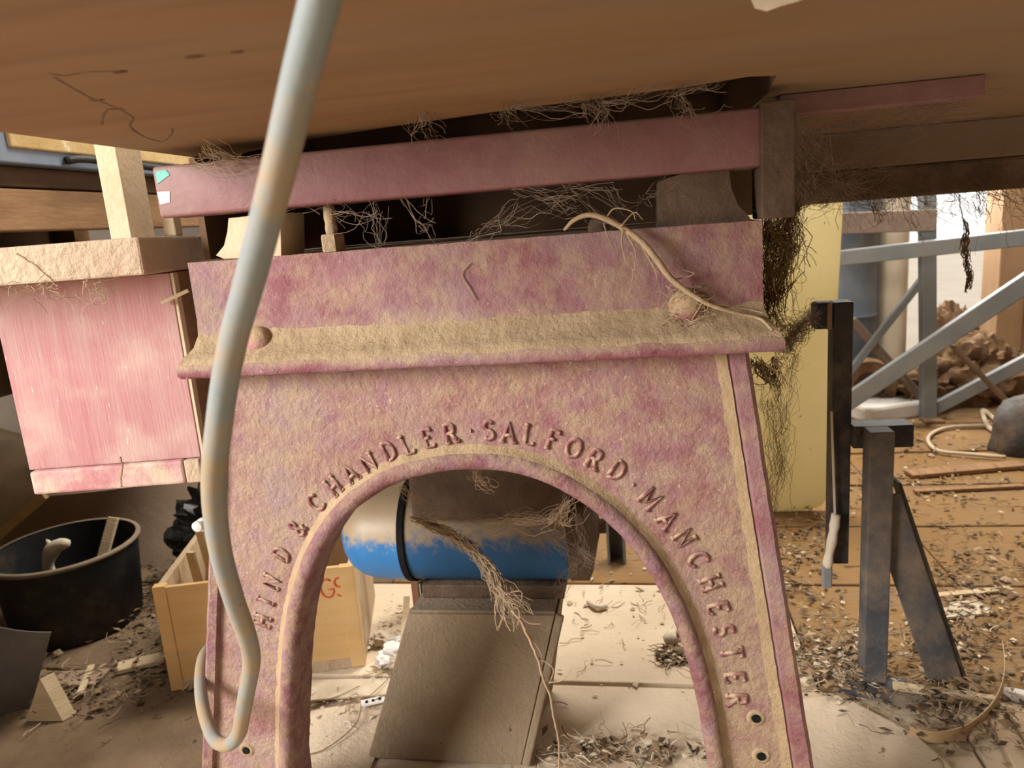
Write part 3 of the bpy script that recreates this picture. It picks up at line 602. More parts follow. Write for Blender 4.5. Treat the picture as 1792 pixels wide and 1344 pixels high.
bo = obj('bone', bm, 'bone', None, smooth=True); tag(bo, 'pale knobbly bone sticking out of the black bucket', 'bone')
bm = B(); a_, b_ = PY(180, 975, 1.30), PY(199, 905, 1.34)
bar(bm, a_ + (a_ - b_) * 1.4, b_, 0.024, 0.008, (0, 1, 0), 0.002); bo = obj('wood_lath', bm, 'slat', None); tag(bo, 'pale flat wood slat leaning inside the bucket at its right rim', 'slat')

# crate / drawer with red writing
ca, cb_ = PZ(300, 1210), PZ(640, 1165); cdx = (cb_ - ca); cl = cdx.length; ang = math.atan2(cdx.y, cdx.x)
RC = Matrix.Translation(ca) @ Matrix.Rotation(ang, 4, 'Z')
def cbx(lo, hi, bev=0.0008): return box(B(), lo, hi, bev, RC)
CH = 0.205
dr = thing('wooden_crate', 'tan wooden crate with red handwriting, standing on the floor behind the pedestal', 'crate', RC @ Vector((cl / 2, 0.1, 0)))
obj('front_panel', cbx((0.022, 0.003, 0.018), (cl - 0.026, 0.012, CH - 0.004)), 'orangewood', dr)
obj('stile', cbx((0.0, 0, 0.0), (0.022, 0.016, CH)), 'orangewood', dr)
obj('stile', cbx((cl - 0.026, 0, 0.0), (cl, 0.016, CH - 0.004)), 'orangewood', dr)
obj('bottom_rail', cbx((0.022, 0, 0.0), (cl - 0.026, 0.016, 0.0185)), 'drawerside', dr)
obj('side', cbx((cl - 0.014, 0.016, 0.0), (cl, 0.27, CH - 0.012)), 'drawerside', dr)
obj('side', cbx((0.0, 0.016, 0.0), (0.012, 0.27, CH - 0.006)), 'drawerside', dr)
obj('back', cbx((0.012, 0.258, 0.0), (cl - 0.014, 0.27, CH - 0.01)), 'drawerside', dr)
obj('bottom', cbx((0.012, 0.016, 0.004), (cl - 0.014, 0.258, 0.012)), 'drawerside', dr)
cn = RC.to_3x3() @ Vector((0, 1, 0))
for ch, u, v in (('I', 480, 1041), ('N', 516, 1038), ('G', 571, 1031), ('S', 594, 1028)):
    d = ray(u, v); o0 = Vector((0, 0, CAM_H)); p = o0 + d * ((ca - o0).dot(cn) / d.dot(cn)) + cn * 0.0021
    o = letter(ch, p, 0.0, 0.036, 0.0018, 0.25, 'redink', dr, 'painted_letter'); o.rotation_euler = (0, -0.06, ang)
for k in range(4):
    a_ = RC @ Vector((U(0.02, 0.10), U(0.05, 0.2), 0.12)); b_ = a_ + Vector((U(-0.08, 0.06), U(-0.05, 0.08), U(0.10, 0.15)))
    o = obj('offcut', bar(B(), a_, b_, 0.016, 0.008, (0, 1, 0.3), 0.001), 'slat', None)
    tag(o, ['longest rough wood offcut poking out of the tan crate', 'slanting wood offcut in the tan crate left corner', 'wood offcut half sunk in the tan crate', 'wood offcut near the back of the tan crate'][k], 'offcut', 'offcuts in the crate')

# leaning cardboard, sack, bags, grey plastic
q = [PZ(-60, 1010), PZ(330, 985), PY(345, 838, 1.72), PY(78, 862, 1.50)]
o = obj('leaning_board', sheet(B(), q, 8, 6, 0.006, lambda u, v: 0.012 * math.sin(3 * u + v)), 'card', None, smooth=30)
tag(o, 'brown hardboard sheet leaning behind the black bucket', 'board')
o = obj('board_strip', bar(B(), PY(-20, 955, 1.46), PY(78, 866, 1.47), 0.02, 0.012, (0, 1, 0)), 'gold', None); tag(o, 'tan wood strip along the edge of the leaning hardboard', 'strip')
bm = B(); blob(bm, (-1.72, 1.75, 0.13), (0.28, 0.2, 0.19), 0.25, 2, 4, 3); o = obj('paper_sack', bm, 'sack', None, smooth=True); tag(o, 'beige paper sack slumped at far left behind the hardboard', 'sack')
bm = B(); blob(bm, (-0.93, 1.55, 0.105), (0.16, 0.13, 0.13), 0.55, 2.4, 5, 5, True); o = obj('plastic_bag', bm, 'blackbag', None, smooth=50); tag(o, 'crumpled black plastic bag between bucket and tan crate', 'plastic bag')
bm = B(); blob(bm, (-0.83, 1.85, 0.16), (0.17, 0.15, 0.20), 0.5, 2.2, 5, 9, True); o = obj('plastic_bag', bm, 'blackbag', None, smooth=50); tag(o, 'taller crumpled black bag behind the first one', 'plastic bag')
g0, g1 = PZ(-30, 1260), PZ(55, 1235)
q = [g0, g1, PY(92, 1098, g1.y + 0.01), PY(-30, 1090, g0.y + 0.02)]
o = obj('plastic_sheet', sheet(B(), q, 10, 8, 0.003, lambda u, v: 0.02 * math.sin(2.2 * u) * v), 'greyplastic', None, smooth=40); tag(o, 'dark grey plastic sheet standing at the lower left', 'plastic sheet')
p = PY(350, 918, 0.955)
bm = B(); lathe(bm, [(0.004, 0), (0.008, -0.002), (0.008, -0.007), (0.0045, -0.009), (0.0045, -0.012), (0.008, -0.014), (0.008, -0.019), (0.003, -0.021)], (p.x, 0.965, p.z), 'y', 16)
o = obj('insulator', bm, 'foam', None, smooth=40); tag(o, 'small white porcelain insulator fixed to the pale cupboard leg', 'insulator')

# floor pieces seen at lower left
def plank(u0, v0, u1, v1, wd, th, mat, label, name='wood_offcut', cat='offcut', z=0.0, tilt=0.0, group=None):
    a_, b_ = PZ(u0, v0, z + th / 2), PZ(u1, v1, z + th / 2); b_.z += tilt
    o = obj(name, bar(B(), a_, b_, wd, th, (0, 0, 1), min(th * 0.2, 0.003)), mat, None); return tag(o, label, cat, group)
plank(205, 1170, 290, 1150, 0.035, 0.010, 'slat', 'pale short offcut on the floor beside the bucket foot')
plank(95, 1190, 180, 1185, 0.05, 0.006, 'card', 'thin brown card scrap on the floor in front of the bucket', 'card_scrap', 'card')
plank(140, 1215, 160, 1165, 0.012, 0.006, 'slat', 'narrow splinter pointing at the bucket on the floor', 'splinter', 'splinter', 0.006)
o = obj('wood_wedge', prism(B(), [PZ(45, 1262), PZ(110, 1262), PY(70, 1188, 1.0)], (0.01, 0.02, 0)), 'slat', None); tag(o, 'tan pointed wood wedge below the grey plastic sheet', 'wedge')

# things seen through the arch, left of the stand
o = obj('card_sheet', sheet(B(), [PZ(470, 1420, 0.002), PZ(648, 1344, 0.002), PZ(700, 1222, 0.002), PZ(480, 1262, 0.002)], 8, 6, 0.003, lambda u, v: 0.004 * math.sin(4 * u)), 'floor', None, smooth=40); tag(o, 'large beige card sheet lying on the floor inside the arch', 'card')
o = obj('card_sheet', sheet(B(), [PZ(470, 1240, 0.006), PZ(690, 1212, 0.006), PZ(700, 1185, 0.006), PZ(490, 1200, 0.006)], 8, 3, 0.003, lambda u, v: 0.003 * math.sin(5 * u)), 'chips', None, smooth=40); tag(o, 'whitish stained strip of card below the tan crate', 'card')
st = PZ(632, 1232, 0.012); en = PZ(692, 1218, 0.012)
ps = thing('perforated_strip', 'short white plastic strip with dark square holes on the floor', 'strip', st)
bm = B(); bar(bm, st, en, 0.016, 0.003, (0, 0, 1)); obj('strip', bm, 'foam', ps)
for k in range(5):
    p = st + (en - st) * (0.12 + 0.19 * k); bm = B(); bar(bm, p + Vector((0, 0, 0.0012)), p + (en - st) * 0.08 + Vector((0, 0, 0.0012)), 0.007, 0.0016); obj('hole', bm, 'black', ps)
gp = PZ(750, 1066)
o = obj('green_post', box(B(), (gp.x - 0.014, gp.y, 0), (gp.x + 0.018, gp.y + 0.03, 0.34), 0.002), 'green', None); tag(o, 'dark green painted post behind the blue motor', 'post')
o = obj('pink_batten', box(B(), (gp.x - 0.030, gp.y - 0.01, 0), (gp.x - 0.017, gp.y + 0.01, 0.30), 0.002), 'pinkstrip', None); tag(o, 'thin pale pink batten beside the dark green post', 'batten')
for k, (u, v, s, rot) in enumerate(((690, 1140, 0.028, 0.5), (668, 1118, 0.022, 1.2), (706, 1122, 0.024, 2.2), (700, 1162, 0.02, 0.1), (672, 1158, 0.018, 2.8))):
    p = PZ(u, v, 0.012); bm = B(); blob(bm, p, (s, s * 0.7, s * 0.6), 0.5, 1.6, 3, 20 + k); o = obj('broken_shell', bm, ['foam', 'chips'][k % 2], None, smooth=40)
    tag(o, ['largest white broken fragment left of the motor stand', 'cream fragment nearest the tan crate side', 'white fragment against the edge of the motor stand', 'small cream fragment in front of the white heap', 'small white fragment at the crate bottom corner'][k], 'fragment', 'white fragments inside the arch')
bm = B()
bar(bm, PZ(706, 1130, 0.02), PY(712, 1045, 1.30), 0.012, 0.006); o = obj('wood_lath', bm, 'slat', None); tag(o, 'thin pale stick leaning up behind the white fragments', 'slat')
plank(700, 1172, 722, 1092, 0.03, 0.014, 'drawerside', 'weathered block lying against the left side of the motor stand', z=0.004)
# channel behind arch right
cb2 = PZ(1080, 978)
ch = thing('steel_channel', 'short grey steel channel standing on the floor right of the motor', 'channel', cb2)
for dx in (-0.018, 0.018):
    obj('flange', box(B(), (cb2.x + dx - 0.003, cb2.y - 0.025, 0), (cb2.x + dx + 0.003, cb2.y + 0.01, 0.17), 0.001), 'galv', ch)
obj('web', box(B(), (cb2.x - 0.015, cb2.y + 0.006, 0), (cb2.x + 0.015, cb2.y + 0.01, 0.17)), 'irongrey', ch)
# pale bone and dark tuft at right leg
bm = B(); q = smooth_path([PZ(1196, 1095, 0.012), PZ(1178, 1108, 0.016), PZ(1170, 1125, 0.012)], 5); tube(bm, q, [0.010 + 0.004 * math.sin(i) for i in range(len(q))], 8)
o = obj('bone', bm, 'bone', None, smooth=True); tag(o, 'small curved white bone on the floor beside the right leg', 'bone')
bm = B(); q = smooth_path([PZ(1030, 1053, 0.006), PZ(1045, 1062, 0.008), PZ(1062, 1060, 0.006)], 4); tube(bm, q, 0.006, 7); o = obj('bone', bm, 'bone', None, smooth=True); tag(o, 'short white bone fragment right of the motor stand', 'bone')

# ------------------------------------------------------------------ right: yellow sheet, black trestle, galvanised frame
yq = [PY(u, v, 1.90) for u, v in ((1290, 340), (1477, 330), (1462, 600), (1446, 870), (1440, 882), (1430, 888), (1290, 912))]
bm = B(); prism(bm, yq, (0, 0.006, 0)); o = obj('yellow_panel', bm, 'yellow', None); tag(o, 'tall pale yellow plastic panel standing behind the pedestal', 'panel')
dz = min(q_.z for q_ in yq)
ib = thing('black_steel_trestle', 'black square tube stand with a diagonal brace right of the pedestal', 'stand', (0.36, 1.17, 0.0))
n0 = PZ(1536, 1192); n1 = PY(1536, 752, 1.165)
obj('front_post', box(B(), (PY(1516, 1000, 1.15).x, 1.15, 0.0), (PY(1559, 1000, 1.15).x, 1.185, n1.z), 0.002), 'irongrey', ib)
f0, f1 = PY(1476, 980, 1.215), PY(1470, 527, 1.215)
obj('rear_post', box(B(), (PY(1456, 750, 1.2).x, 1.2, f0.z), (PY(1490, 750, 1.2).x, 1.235, f1.z), 0.002), 'ironblk', ib)
s0, s1 = PY(1490, 757, 1.215), PY(1588, 757, 1.215)
obj('cross_tube', box(B(), (s0.x - 0.005, 1.186, s0.z - 0.018), (s1.x, 1.226, s0.z + 0.018), 0.002), 'ironblk', ib)
t0 = PY(1437, 552, 1.21)
obj('tab', box(B(), (t0.x - 0.012, 1.20, t0.z - 0.021), (PY(1457, 552, 1.21).x, 1.23, t0.z + 0.021), 0.005), 'ironblk', ib)
obj('weld_strip', box(B(), (t0.x + 0.006, 1.197, t0.z - 0.021), (t0.x + 0.013, 1.20, t0.z + 0.021), 0.001), 'rust', ib)
a_, b_ = PY(1560, 870, 1.165), PZ(1668, 1196, 0.0); b_.z = 0.004
bm = B(); bar(bm, a_ + Vector((-0.012, 0, 0)), b_ + Vector((-0.012, 0, 0)), 0.05, 0.005, (0, 1, 0), 0.001); obj('brace', bm, 'irongrey', ib)
bm = B(); bar(bm, a_ + Vector((0.012, 0.022, 0.022)), b_ + Vector((0.020, 0.022, 0.0)), 0.005, 0.042, (0, 1, 0), 0.001); obj('brace', bm, 'ironblk', ib)
bp = obj('base_plate', prism(B(), [PZ(u, v, 0.002) for u, v in ((1468, 1212), (1492, 1180), (1600, 1195), (1660, 1230), (1585, 1240))], (0, 0, 0.006)), 'irongrey', None); tag(bp, 'rusty flat steel plate under the black trestle post', 'plate')
bm = B(); bar(bm, PY(1455, 720, 1.19), PY(1461, 905, 1.19), 0.003, 0.003); o1 = bm
hk = thing('dangling_hook', 'pale bone like hook with grey tip hanging on the black rear post', 'hook', PY(1450, 1030, 1.185))
obj('cord', o1, 'hose', hk)
q = [PY(u, v, 1.186) for u, v in ((1463, 900), (1457, 940), (1450, 975), (1448, 992))]
obj('grip', tube(B(), smooth_path(q, 4), [0.007, 0.007, 0.008, 0.0065, 0.0075, 0.008, 0.007, 0.0065, 0.007, 0.008, 0.008, 0.0075, 0.007], 10), 'bone', hk, smooth=True)
c_ = PY(1447, 1008, 1.186); obj('tip', box(B(), c_ - Vector((0.008, 0.005, 0.02)), c_ + Vector((0.008, 0.005, 0.02)), 0.003), 'galv', hk)

gf = thing('galvanised_frame', 'grey galvanised steel trestle frame with crossing diagonal bars before the bright opening', 'frame', PZ(1625, 735))
def gb(nm, a_, b_, wd, mat='galv', up=(0, 0, 1), h=None): return obj(nm, bar(B(), a_, b_, wd, h or wd, up, 0.003), mat, gf)
foot = PZ(1624, 734); Yg = foot.y
gb('upright', Vector((foot.x, Yg, 0.0)), PY(1622, 330, Yg), 0.045)
gb('top_bar', PY(1440, 455, Yg - 0.03), PY(1860, 408, Yg - 0.12), 0.05)
gb('plank', PY(1440, 392, Yg - 0.02), PY(1637, 385, Yg - 0.02), 0.03, 'rustbar', h=0.07)
gb('diagonal_bar', PY(1470, 712, Yg - 0.05), PY(1860, 452, Yg - 0.25), 0.055)
gb('diagonal_bar', PY(1478, 662, Yg + 0.03), PY(1616, 486, Yg + 0.03), 0.024)
gb('diagonal_bar', PY(1622, 722, Yg + 0.02), PY(1860, 598, Yg - 0.1), 0.04)
gb('diagonal_bar', PY(1668, 606, Yg - 0.16), PY(1800, 742, Yg - 0.16), 0.045, 'rustbar', h=0.012)
gb('diagonal_bar', PY(1490, 560, Yg + 0.06), PY(1615, 700, Yg + 0.06), 0.03, 'rustbar')
gb('foot', Vector((foot.x - 0.03, Yg - 0.03, 0)), Vector((foot.x + 0.035, Yg - 0.03, 0)), 0.06, 'rust', h=0.02)
# machine foot at right edge
bm = B(); blob(bm, PZ(1790, 765, 0.04), (0.09, 0.07, 0.12), 0.25, 1.5, 3, 4); o = obj('iron_foot', bm, 'irongrey', None, smooth=True); tag(o, 'dusty grey iron machine foot at the right edge of view', 'machine foot')

xd0, xd1, xd2 = PY(1430, 500, 3.0).x, PY(1546, 500, 3.0).x, PY(1592, 480, 3.1).x
rd = (xd1 - xd0) / 2; rr_ = (xd2 - PY(1538, 480, 3.1).x) / 2
o = obj('steel_drum', lathe(B(), [(rd - 0.005, 0), (rd, 0.01), (rd, 0.33), (rd + 0.005, 0.335), (rd, 0.345), (rd, 0.66), (rd + 0.005, 0.668), (rd, 0.68), (rd, 1.0), (rd - 0.015, 1.0)], (xd0 + rd, 3.09, 0), seg=40), 'drum', None, smooth=40); tag(o, 'tall blue grey steel drum behind the galvanised frame', 'drum')
o = obj('beige_roll', lathe(B(), [(rr_ - 0.005, 0), (rr_, 0.004), (rr_, 1.25), (rr_ - 0.005, 1.254)], (xd2 - rr_, 3.12, 0), seg=28), 'column', None, smooth=40); tag(o, 'upright beige roll standing between drum and bright opening', 'roll')
# rubbish pile before the opening
for k, (u, v, sx_, sz_, Yk, lab) in enumerate(((1690, 690, 0.17, 0.14, 2.95, 'large crumpled brown hessian sack behind the frame'), (1660, 620, 0.09, 0.19, 3.08, 'upright brown sack leaning at the bright opening'), (1600, 690, 0.12, 0.09, 2.90, 'small brown hessian bundle behind the galvanised upright'), (1735, 640, 0.09, 0.07, 3.05, 'brown sack by the timber wall post'))):
    c_ = PZ(u, v, 0); c_ = Vector((PY(u, 650, Yk).x, Yk, sz_ * 0.72)); bm = B(); blob(bm, c_, (sx_, 0.11, sz_), 0.42, 1.5, 5, 30 + k, True); o = obj('hessian_sack', bm, 'hessian', None, smooth=50); tag(o, lab, 'sack')
c_ = PY(1518, 640, 2.84)
pw = thing('pulley_wheel', 'rusty round pulley wheel lying behind the black post', 'wheel', (c_.x, 2.84, 0))
bm = B(); lathe(bm, [(0.055, -0.03), (0.095, -0.03), (0.10, -0.02), (0.085, 0.0), (0.10, 0.02), (0.095, 0.03), (0.055, 0.03)], (c_.x, 2.84, 0.102), 'y', 32, cap=False); obj('rim', bm, 'rust', pw, smooth=40)
bm = B(); lathe(bm, [(0.058, -0.012), (0.058, 0.012)], (c_.x, 2.84, 0.102), 'y', 24); obj('disc', bm, 'brownmetal', pw)
bm = B(); lathe(bm, [(0.02, -0.03), (0.02, 0.03)], (c_.x, 2.84, 0.102), 'y', 16); obj('hub', bm, 'rust', pw)
fa, fb = PZ(1490, 738), PZ(1597, 722)
o = obj('foam_block', bar(B(), fa + Vector((0, 0.05, 0.03)), fb + Vector((0.0, 0.05, 0.03)), 0.22, 0.06, (0, 0, 1), 0.012), 'foam', None); tag(o, 'white foam slab on the floor behind the black trestle', 'foam block')
for k, (q, r, m, lab, cat) in enumerate((
    ([(1742, 735), (1720, 718), (1728, 745), (1750, 758), (1778, 752)], 0.008, 'hose', 'small cream hose loop by the iron foot', 'hose'),
    ([(1760, 800), (1700, 795), (1640, 788), (1625, 765), (1660, 748), (1740, 745)], 0.006, 'hose', 'large loop of cream hose on the far floor', 'hose'),
    ([(1765, 690), (1780, 700), (1784, 722)], 0.007, 'hose', 'short cream hose end below the diagonal bar', 'hose'))):
    o = obj('hose', tube(B(), smooth_path([PZ(u, v, 0.01) for u, v in q], 6), r, 8), m, None, smooth=True); tag(o, lab, cat)
for k in range(3):
    a_ = Vector((PY(1580 + 55 * k, 600, 2.8).x, U(2.76, 2.9), 0.01)); q, rr2 = rope([a_, a_ + Vector((U(-0.06, 0.06), U(-0.03, 0.03), U(0.08, 0.16))), a_ + Vector((U(-0.15, 0.15), U(-0.05, 0.05), U(0.18, 0.30)))], 0.004, 0.002, 6)
    o = obj('dry_twig', tube(B(), q, rr2, 5), 'rootdark', None)
    tag(o, ['bare brown twig left of the galvanised upright', 'bare brown twig right of the galvanised upright', 'bare brown twig nearest the timber wall post'][k], 'twig', 'twigs in the rubbish pile')
# curl of veneer and sticks at lower right
q = smooth_path([PZ(1592, 1280, 0.012), PZ(1640, 1290, 0.012), PZ(1690, 1278, 0.014), PZ(1730, 1245, 0.02), PZ(1752, 1205, 0.03), PZ(1758, 1160, 0.04), PZ(1754, 1122, 0.05)], 6)
bm = B(); R = []
for i, p in enumerate(q):
    t = i / (len(q) - 1); wd = 0.016 * (1 - t) ** 0.6 + 0.002 + 0.004 * math.sin(math.pi * t)
    R.append([bm.verts.new(p + Vector(v)) for v in ((0, -0.0012, -wd / 2), (0, -0.0012, wd / 2), (0, 0.0012, wd / 2), (0, 0.0012, -wd / 2))])
for i in range(len(R) - 1):
    for k in range(4): bm.faces.new((R[i][k], R[i][(k + 1) % 4], R[i + 1][(k + 1) % 4], R[i + 1][k]))
bm.faces.new(R[0]); bm.faces.new(R[-1][::-1])
o = obj('veneer_curl', bm, 'veneer', None, smooth=40); tag(o, 'long curled tan veneer strip at the lower right', 'strip')
plank(1562, 1200, 1745, 1226, 0.013, 0.012, 'slat', 'long pale round stick on the floor below the trestle', 'stick', 'stick', 0.006)
plank(1756, 1212, 1830, 1226, 0.016, 0.016, 'foam', 'short white plastic pipe at the right edge', 'pipe', 'pipe')
plank(1735, 1246, 1800, 1370, 0.022, 0.014, 'drawerside', 'split grey timber lath running out at the lower right', 'lath', 'lath')
plank(1768, 1240, 1830, 1330, 0.018, 0.014, 'drawerside', 'second grey lath nearest the right edge', 'lath', 'lath')
plank(1600, 1075, 1725, 1062, 0.05, 0.005, 'chips', 'pale peeled bark flake right of the diagonal brace', 'flake', 'flake')
plank(1640, 1042, 1770, 1030, 0.016, 0.005, 'slat', 'thin pale sliver lying beyond the bark flake', 'splinter', 'splinter')
plank(1590, 830, 1792, 812, 0.05, 0.012, 'brownwood', 'dark plank lying across the far orange floor', 'plank', 'plank')
plank(1600, 860, 1792, 850, 0.02, 0.008, 'brownwood', 'narrow dark lath in front of the dark plank', 'lath', 'lath')
o = obj('floor_sheet', prism(B(), [PZ(u, v, 0.001) for u, v in ((1380, 1230), (1470, 1222), (1600, 1290), (1660, 1344), (1700, 1420), (1380, 1420))], (0, 0, 0.006)), 'floor', None); tag(o, 'smooth dusty beige board at the lower right of the floor', 'board')

# ------------------------------------------------------------------ roots and webs
YR = YF - 0.014
rt = thing('dry_root', 'dry pale root with side rootlets draped over the red crossbeam', 'root', PY(1180, 560, YR))
q, r = rope([PY(u, v, YR + d) for u, v, d in ((988, 402, 0.02), (1005, 385, 0.006), (1030, 376, 0.002), (1060, 383, 0), (1095, 402, 0), (1125, 425, -0.004), (1150, 455, -0.006), (1172, 485, -0.006), (1200, 508, -0.010), (1240, 532, -0.010), (1290, 548, -0.004), (1330, 558, -0.004), (1352, 578, -0.02))], 0.0022, 0.0018)
r = [0.0016 + 0.0017 * math.sin(math.pi * min(1, i / len(r) * 1.15)) for i in range(len(r))]
obj('main_root', tube(B(), q, r, 7), 'root', rt, smooth=True)
bm = B()
for pts in ([(1090, 402), (1088, 425), (1095, 455), (1108, 475), (1102, 515)], [(1095, 405), (1112, 440), (1110, 470)], [(1100, 408), (1130, 435), (1140, 462), (1155, 480)], [(1150, 455), (1162, 470), (1165, 480)], [(1120, 425), (1145, 470), (1150, 490)],
            [(1060, 383), (1075, 365), (1105, 370), (1112, 385)], [(1085, 398), (1110, 372), (1125, 385)], [(1080, 395), (1058, 388), (1062, 410), (1075, 440)], [(1180, 490), (1215, 480), (1195, 472)], [(1230, 528), (1220, 545), (1210, 560)], [(1250, 535), (1300, 540), (1340, 548)]):
    q, r = rope([PY(u, v, YR + U(-0.006, 0.004)) for u, v in pts], 0.0009, 0.0004, 5); obj('rootlet', tube(B(), q, r, 5), 'root', rt, smooth=True)
# dirt and fibres on the right bolt
bm = B(); c_ = PY(1200, 533, YF - 0.012)
for k in range(110):
    a_ = c_ + Vector((U(-0.018, 0.018), U(-0.006, 0.008), U(-0.018, 0.018))); strand(bm, a_, a_ + Vector((U(-0.018, 0.018), U(-0.004, 0.004), U(-0.018, 0.012))), 0.00035, 0, 0.006, 6)
o = obj('fibre_tuft', bm, 'web', None); tag(o, 'tuft of dusty fibres clinging to the right bolt head', 'fibres', kind='stuff')

# hanging twig clump before the motor
tw = thing('hanging_root_clump', 'matted fibrous root clump hanging in front of the blue motor', 'root clump', PY(985, 1344, 0.93))
YW = 0.90
core = [(720, 905), (775, 925), (805, 945), (835, 970), (862, 1005), (880, 1040), (900, 1072)]
q, r = rope([PY(u, v, YW) for u, v in core], 0.004, 0.004, 6, 0.001)
bm = B()
for k in range(420):
    t = rnd.random(); i = int(t * (len(q) - 2)); sp = 0.004 + 0.012 * max(0, t - 0.25); p = q[i]
    if t > 0.8: sp = 0.016
    a_ = p + Vector((U(-sp, sp), U(-sp, sp), U(-sp, sp))); d = (q[min(i + 6, len(q) - 1)] - p)
    strand(bm, a_, a_ + d * U(0.6, 1.3) + Vector((U(-sp, sp), U(-sp, sp), U(-sp, sp))), U(0.0003, 0.0007), 0, 0.008, 7)
obj('matted_fibres', bm, 'web', tw, kind='stuff')
bm = B()
q2, r2 = rope([PY(u, v, YW - 0.01) for u, v in ((895, 1068), (910, 1085), (925, 1115), (940, 1150), (952, 1190), (962, 1215), (970, 1260), (978, 1300), (978, 1360))], 0.0022, 0.0014, 6, 0.0006)
tube(bm, q2, r2, 6)
obj('stem', bm, 'root', tw, smooth=True)
bm = B()
for pts in ([(905, 1072), (925, 1090), (950, 1092)], [(918, 1100), (945, 1140), (948, 1160)], [(880, 1040), (912, 1035), (910, 1060)], [(940, 1150), (968, 1170), (960, 1200)], [(955, 1195), (985, 1190), (1000, 1170)]):
    q, r = rope([PY(u, v, YW - 0.008) for u, v in pts], 0.0012, 0.0005, 5); obj('rootlet', tube(B(), q, r, 5), 'root', tw, smooth=True)

def web_cluster(name, label, mat, edges, count, jit, r=(0.0002, 0.0005), sag=0.006, Yj=0.01):
    """edges: list of ((u, v, Y), (u, v, Y)) anchor pairs; many fine strands between jittered anchors"""
    bm = B()
    for k in range(count):
        e = edges[k % len(edges)]; ja = jit * (0.25 if k % 3 else 1.6); jb = jit * (1.5 if k % 2 else 0.3)
        a_, b_ = [PY(u + rnd.gauss(0, j_), v + rnd.gauss(0, j_), y + U(-Yj, Yj)) for (u, v, y), j_ in zip(e, (ja, jb))]
        if k % 4 == 0: b_ = a_.lerp(b_, U(0.15, 0.5)) + Vector((U(-1, 1), U(-0.3, 0.3), U(-1, 1))) * 0.008
        strand(bm, a_, b_, U(*r) * 0.62, U(-0.3, 1) * sag, U(0.006, 0.02), 9)
    o = obj(name, bm, mat, None); return tag(o, label, 'cobweb', 'dusty cobwebs', 'stuff')
Yr = YF + 0.01
web_cluster('cobweb', 'dusty cobweb sagging across the top of the arch before the motor', 'web', [((830, 822, 0.80), (855, 850, 0.82)), ((740, 905, 0.93), (830, 918, 0.93)), ((830, 915, 0.93), (940, 915, 0.93)), ((900, 912, 0.93), (985, 900, 0.93)), ((960, 915, 0.93), (1008, 868, 0.90)), ((985, 920, 0.93), (1000, 880, 0.92)), ((700, 850, 0.90), (760, 900, 0.92))], 150, 9, sag=0.003)
web_cluster('cobweb', 'grimy cobweb hanging from the motor end bell', 'webgrey', [((940, 920, 0.98), (1020, 985, 0.99)), ((1010, 900, 0.98), (1025, 985, 0.99)), ((1015, 960, 0.98), (1048, 985, 0.98)), ((1005, 985, 0.98), (990, 1035, 1.0)), ((925, 930, 0.98), (970, 965, 0.99))], 120, 8)
web_cluster('cobweb', 'thin cobweb strung in the slot beside the stud', 'webgrey', [((520, 362, Yr), (590, 372, Yr)), ((590, 372, Yr), (660, 370, Yr)), ((655, 355, Yr), (670, 425, Yr)), ((700, 345, Yr), (745, 395, Yr)), ((745, 345, Yr), (735, 405, Yr)), ((735, 400, Yr), (765, 410, Yr)), ((640, 375, Yr), (665, 430, Yr)), ((580, 365, Yr), (600, 385, Yr))], 50, 8)
web_cluster('cobweb', 'tangled cobweb in the dark slot at mid beam', 'webgrey', [((820, 420, Yr), (900, 360, Yr)), ((850, 395, Yr), (1000, 340, Yr)), ((900, 330, Yr), (1050, 330, Yr)), ((1000, 330, Yr), (1080, 395, Yr)), ((1060, 330, Yr), (1110, 380, Yr)), ((1130, 340, Yr), (1190, 305, Yr)), ((940, 340, Yr), (1010, 365, Yr))], 70, 14)
web_cluster('cobweb', 'ragged cobweb bridging table underside and red rail', 'webgrey', [((720, 205, 0.70), (765, 240, YF)), ((740, 190, 0.69), (735, 215, 0.70)), ((880, 190, 0.69), (905, 215, YF)), ((1040, 180, 0.69), (1070, 245, YF - 0.004)), ((1020, 185, 0.69), (1060, 200, YF)), ((1190, 160, 0.68), (1215, 195, YF)), ((1180, 165, 0.68), (1260, 145, 0.68)), ((900, 185, 0.69), (1030, 185, 0.69)), ((1050, 180, 0.69), (1170, 155, 0.68))], 130, 12)
web_cluster('cobweb', 'pale cobweb fringe over the left end of the red rail', 'web', [((350, 262, 0.72), (440, 285, YF - 0.003)), ((360, 255, 0.72), (420, 300, YF - 0.004)), ((340, 290, YF - 0.004), (420, 292, YF - 0.004))], 40, 12)
web_cluster('cobweb', 'thick dark cobweb mass hanging at the right end of the crossbeam', 'webdark', [((1345, 385, 0.78), (1345, 470, 0.78)), ((1385, 375, 0.80), (1365, 470, 0.79)), ((1350, 400, 0.78), (1385, 440, 0.79)), ((1380, 430, 0.79), (1355, 530, 0.78)), ((1345, 470, 0.78), (1340, 560, 0.77)), ((1360, 470, 0.78), (1350, 520, 0.78)), ((1395, 360, 0.82), (1340, 420, 0.78))], 520, 13, (0.0003, 0.0008), 0.004)
web_cluster('cobweb', 'sparse cobweb strung from crossbeam end to the black post', 'webdark', [((1345, 580, 0.77), (1420, 545, 1.15)), ((1370, 600, 0.76), (1425, 550, 1.15)), ((1350, 545, 0.77), (1400, 600, 0.95)), ((1360, 590, 0.76), (1380, 620, 0.8)), ((1350, 540, 0.77), (1360, 570, 0.77))], 90, 9)
web_cluster('cobweb', 'grey cobweb funnel joined to the tab of the black post', 'webgrey', [((1385, 600, 0.95), (1425, 548, 1.18)), ((1380, 595, 0.93), (1428, 540, 1.18)), ((1385, 600, 0.95), (1365, 610, 0.85))], 120, 7, sag=0.002)
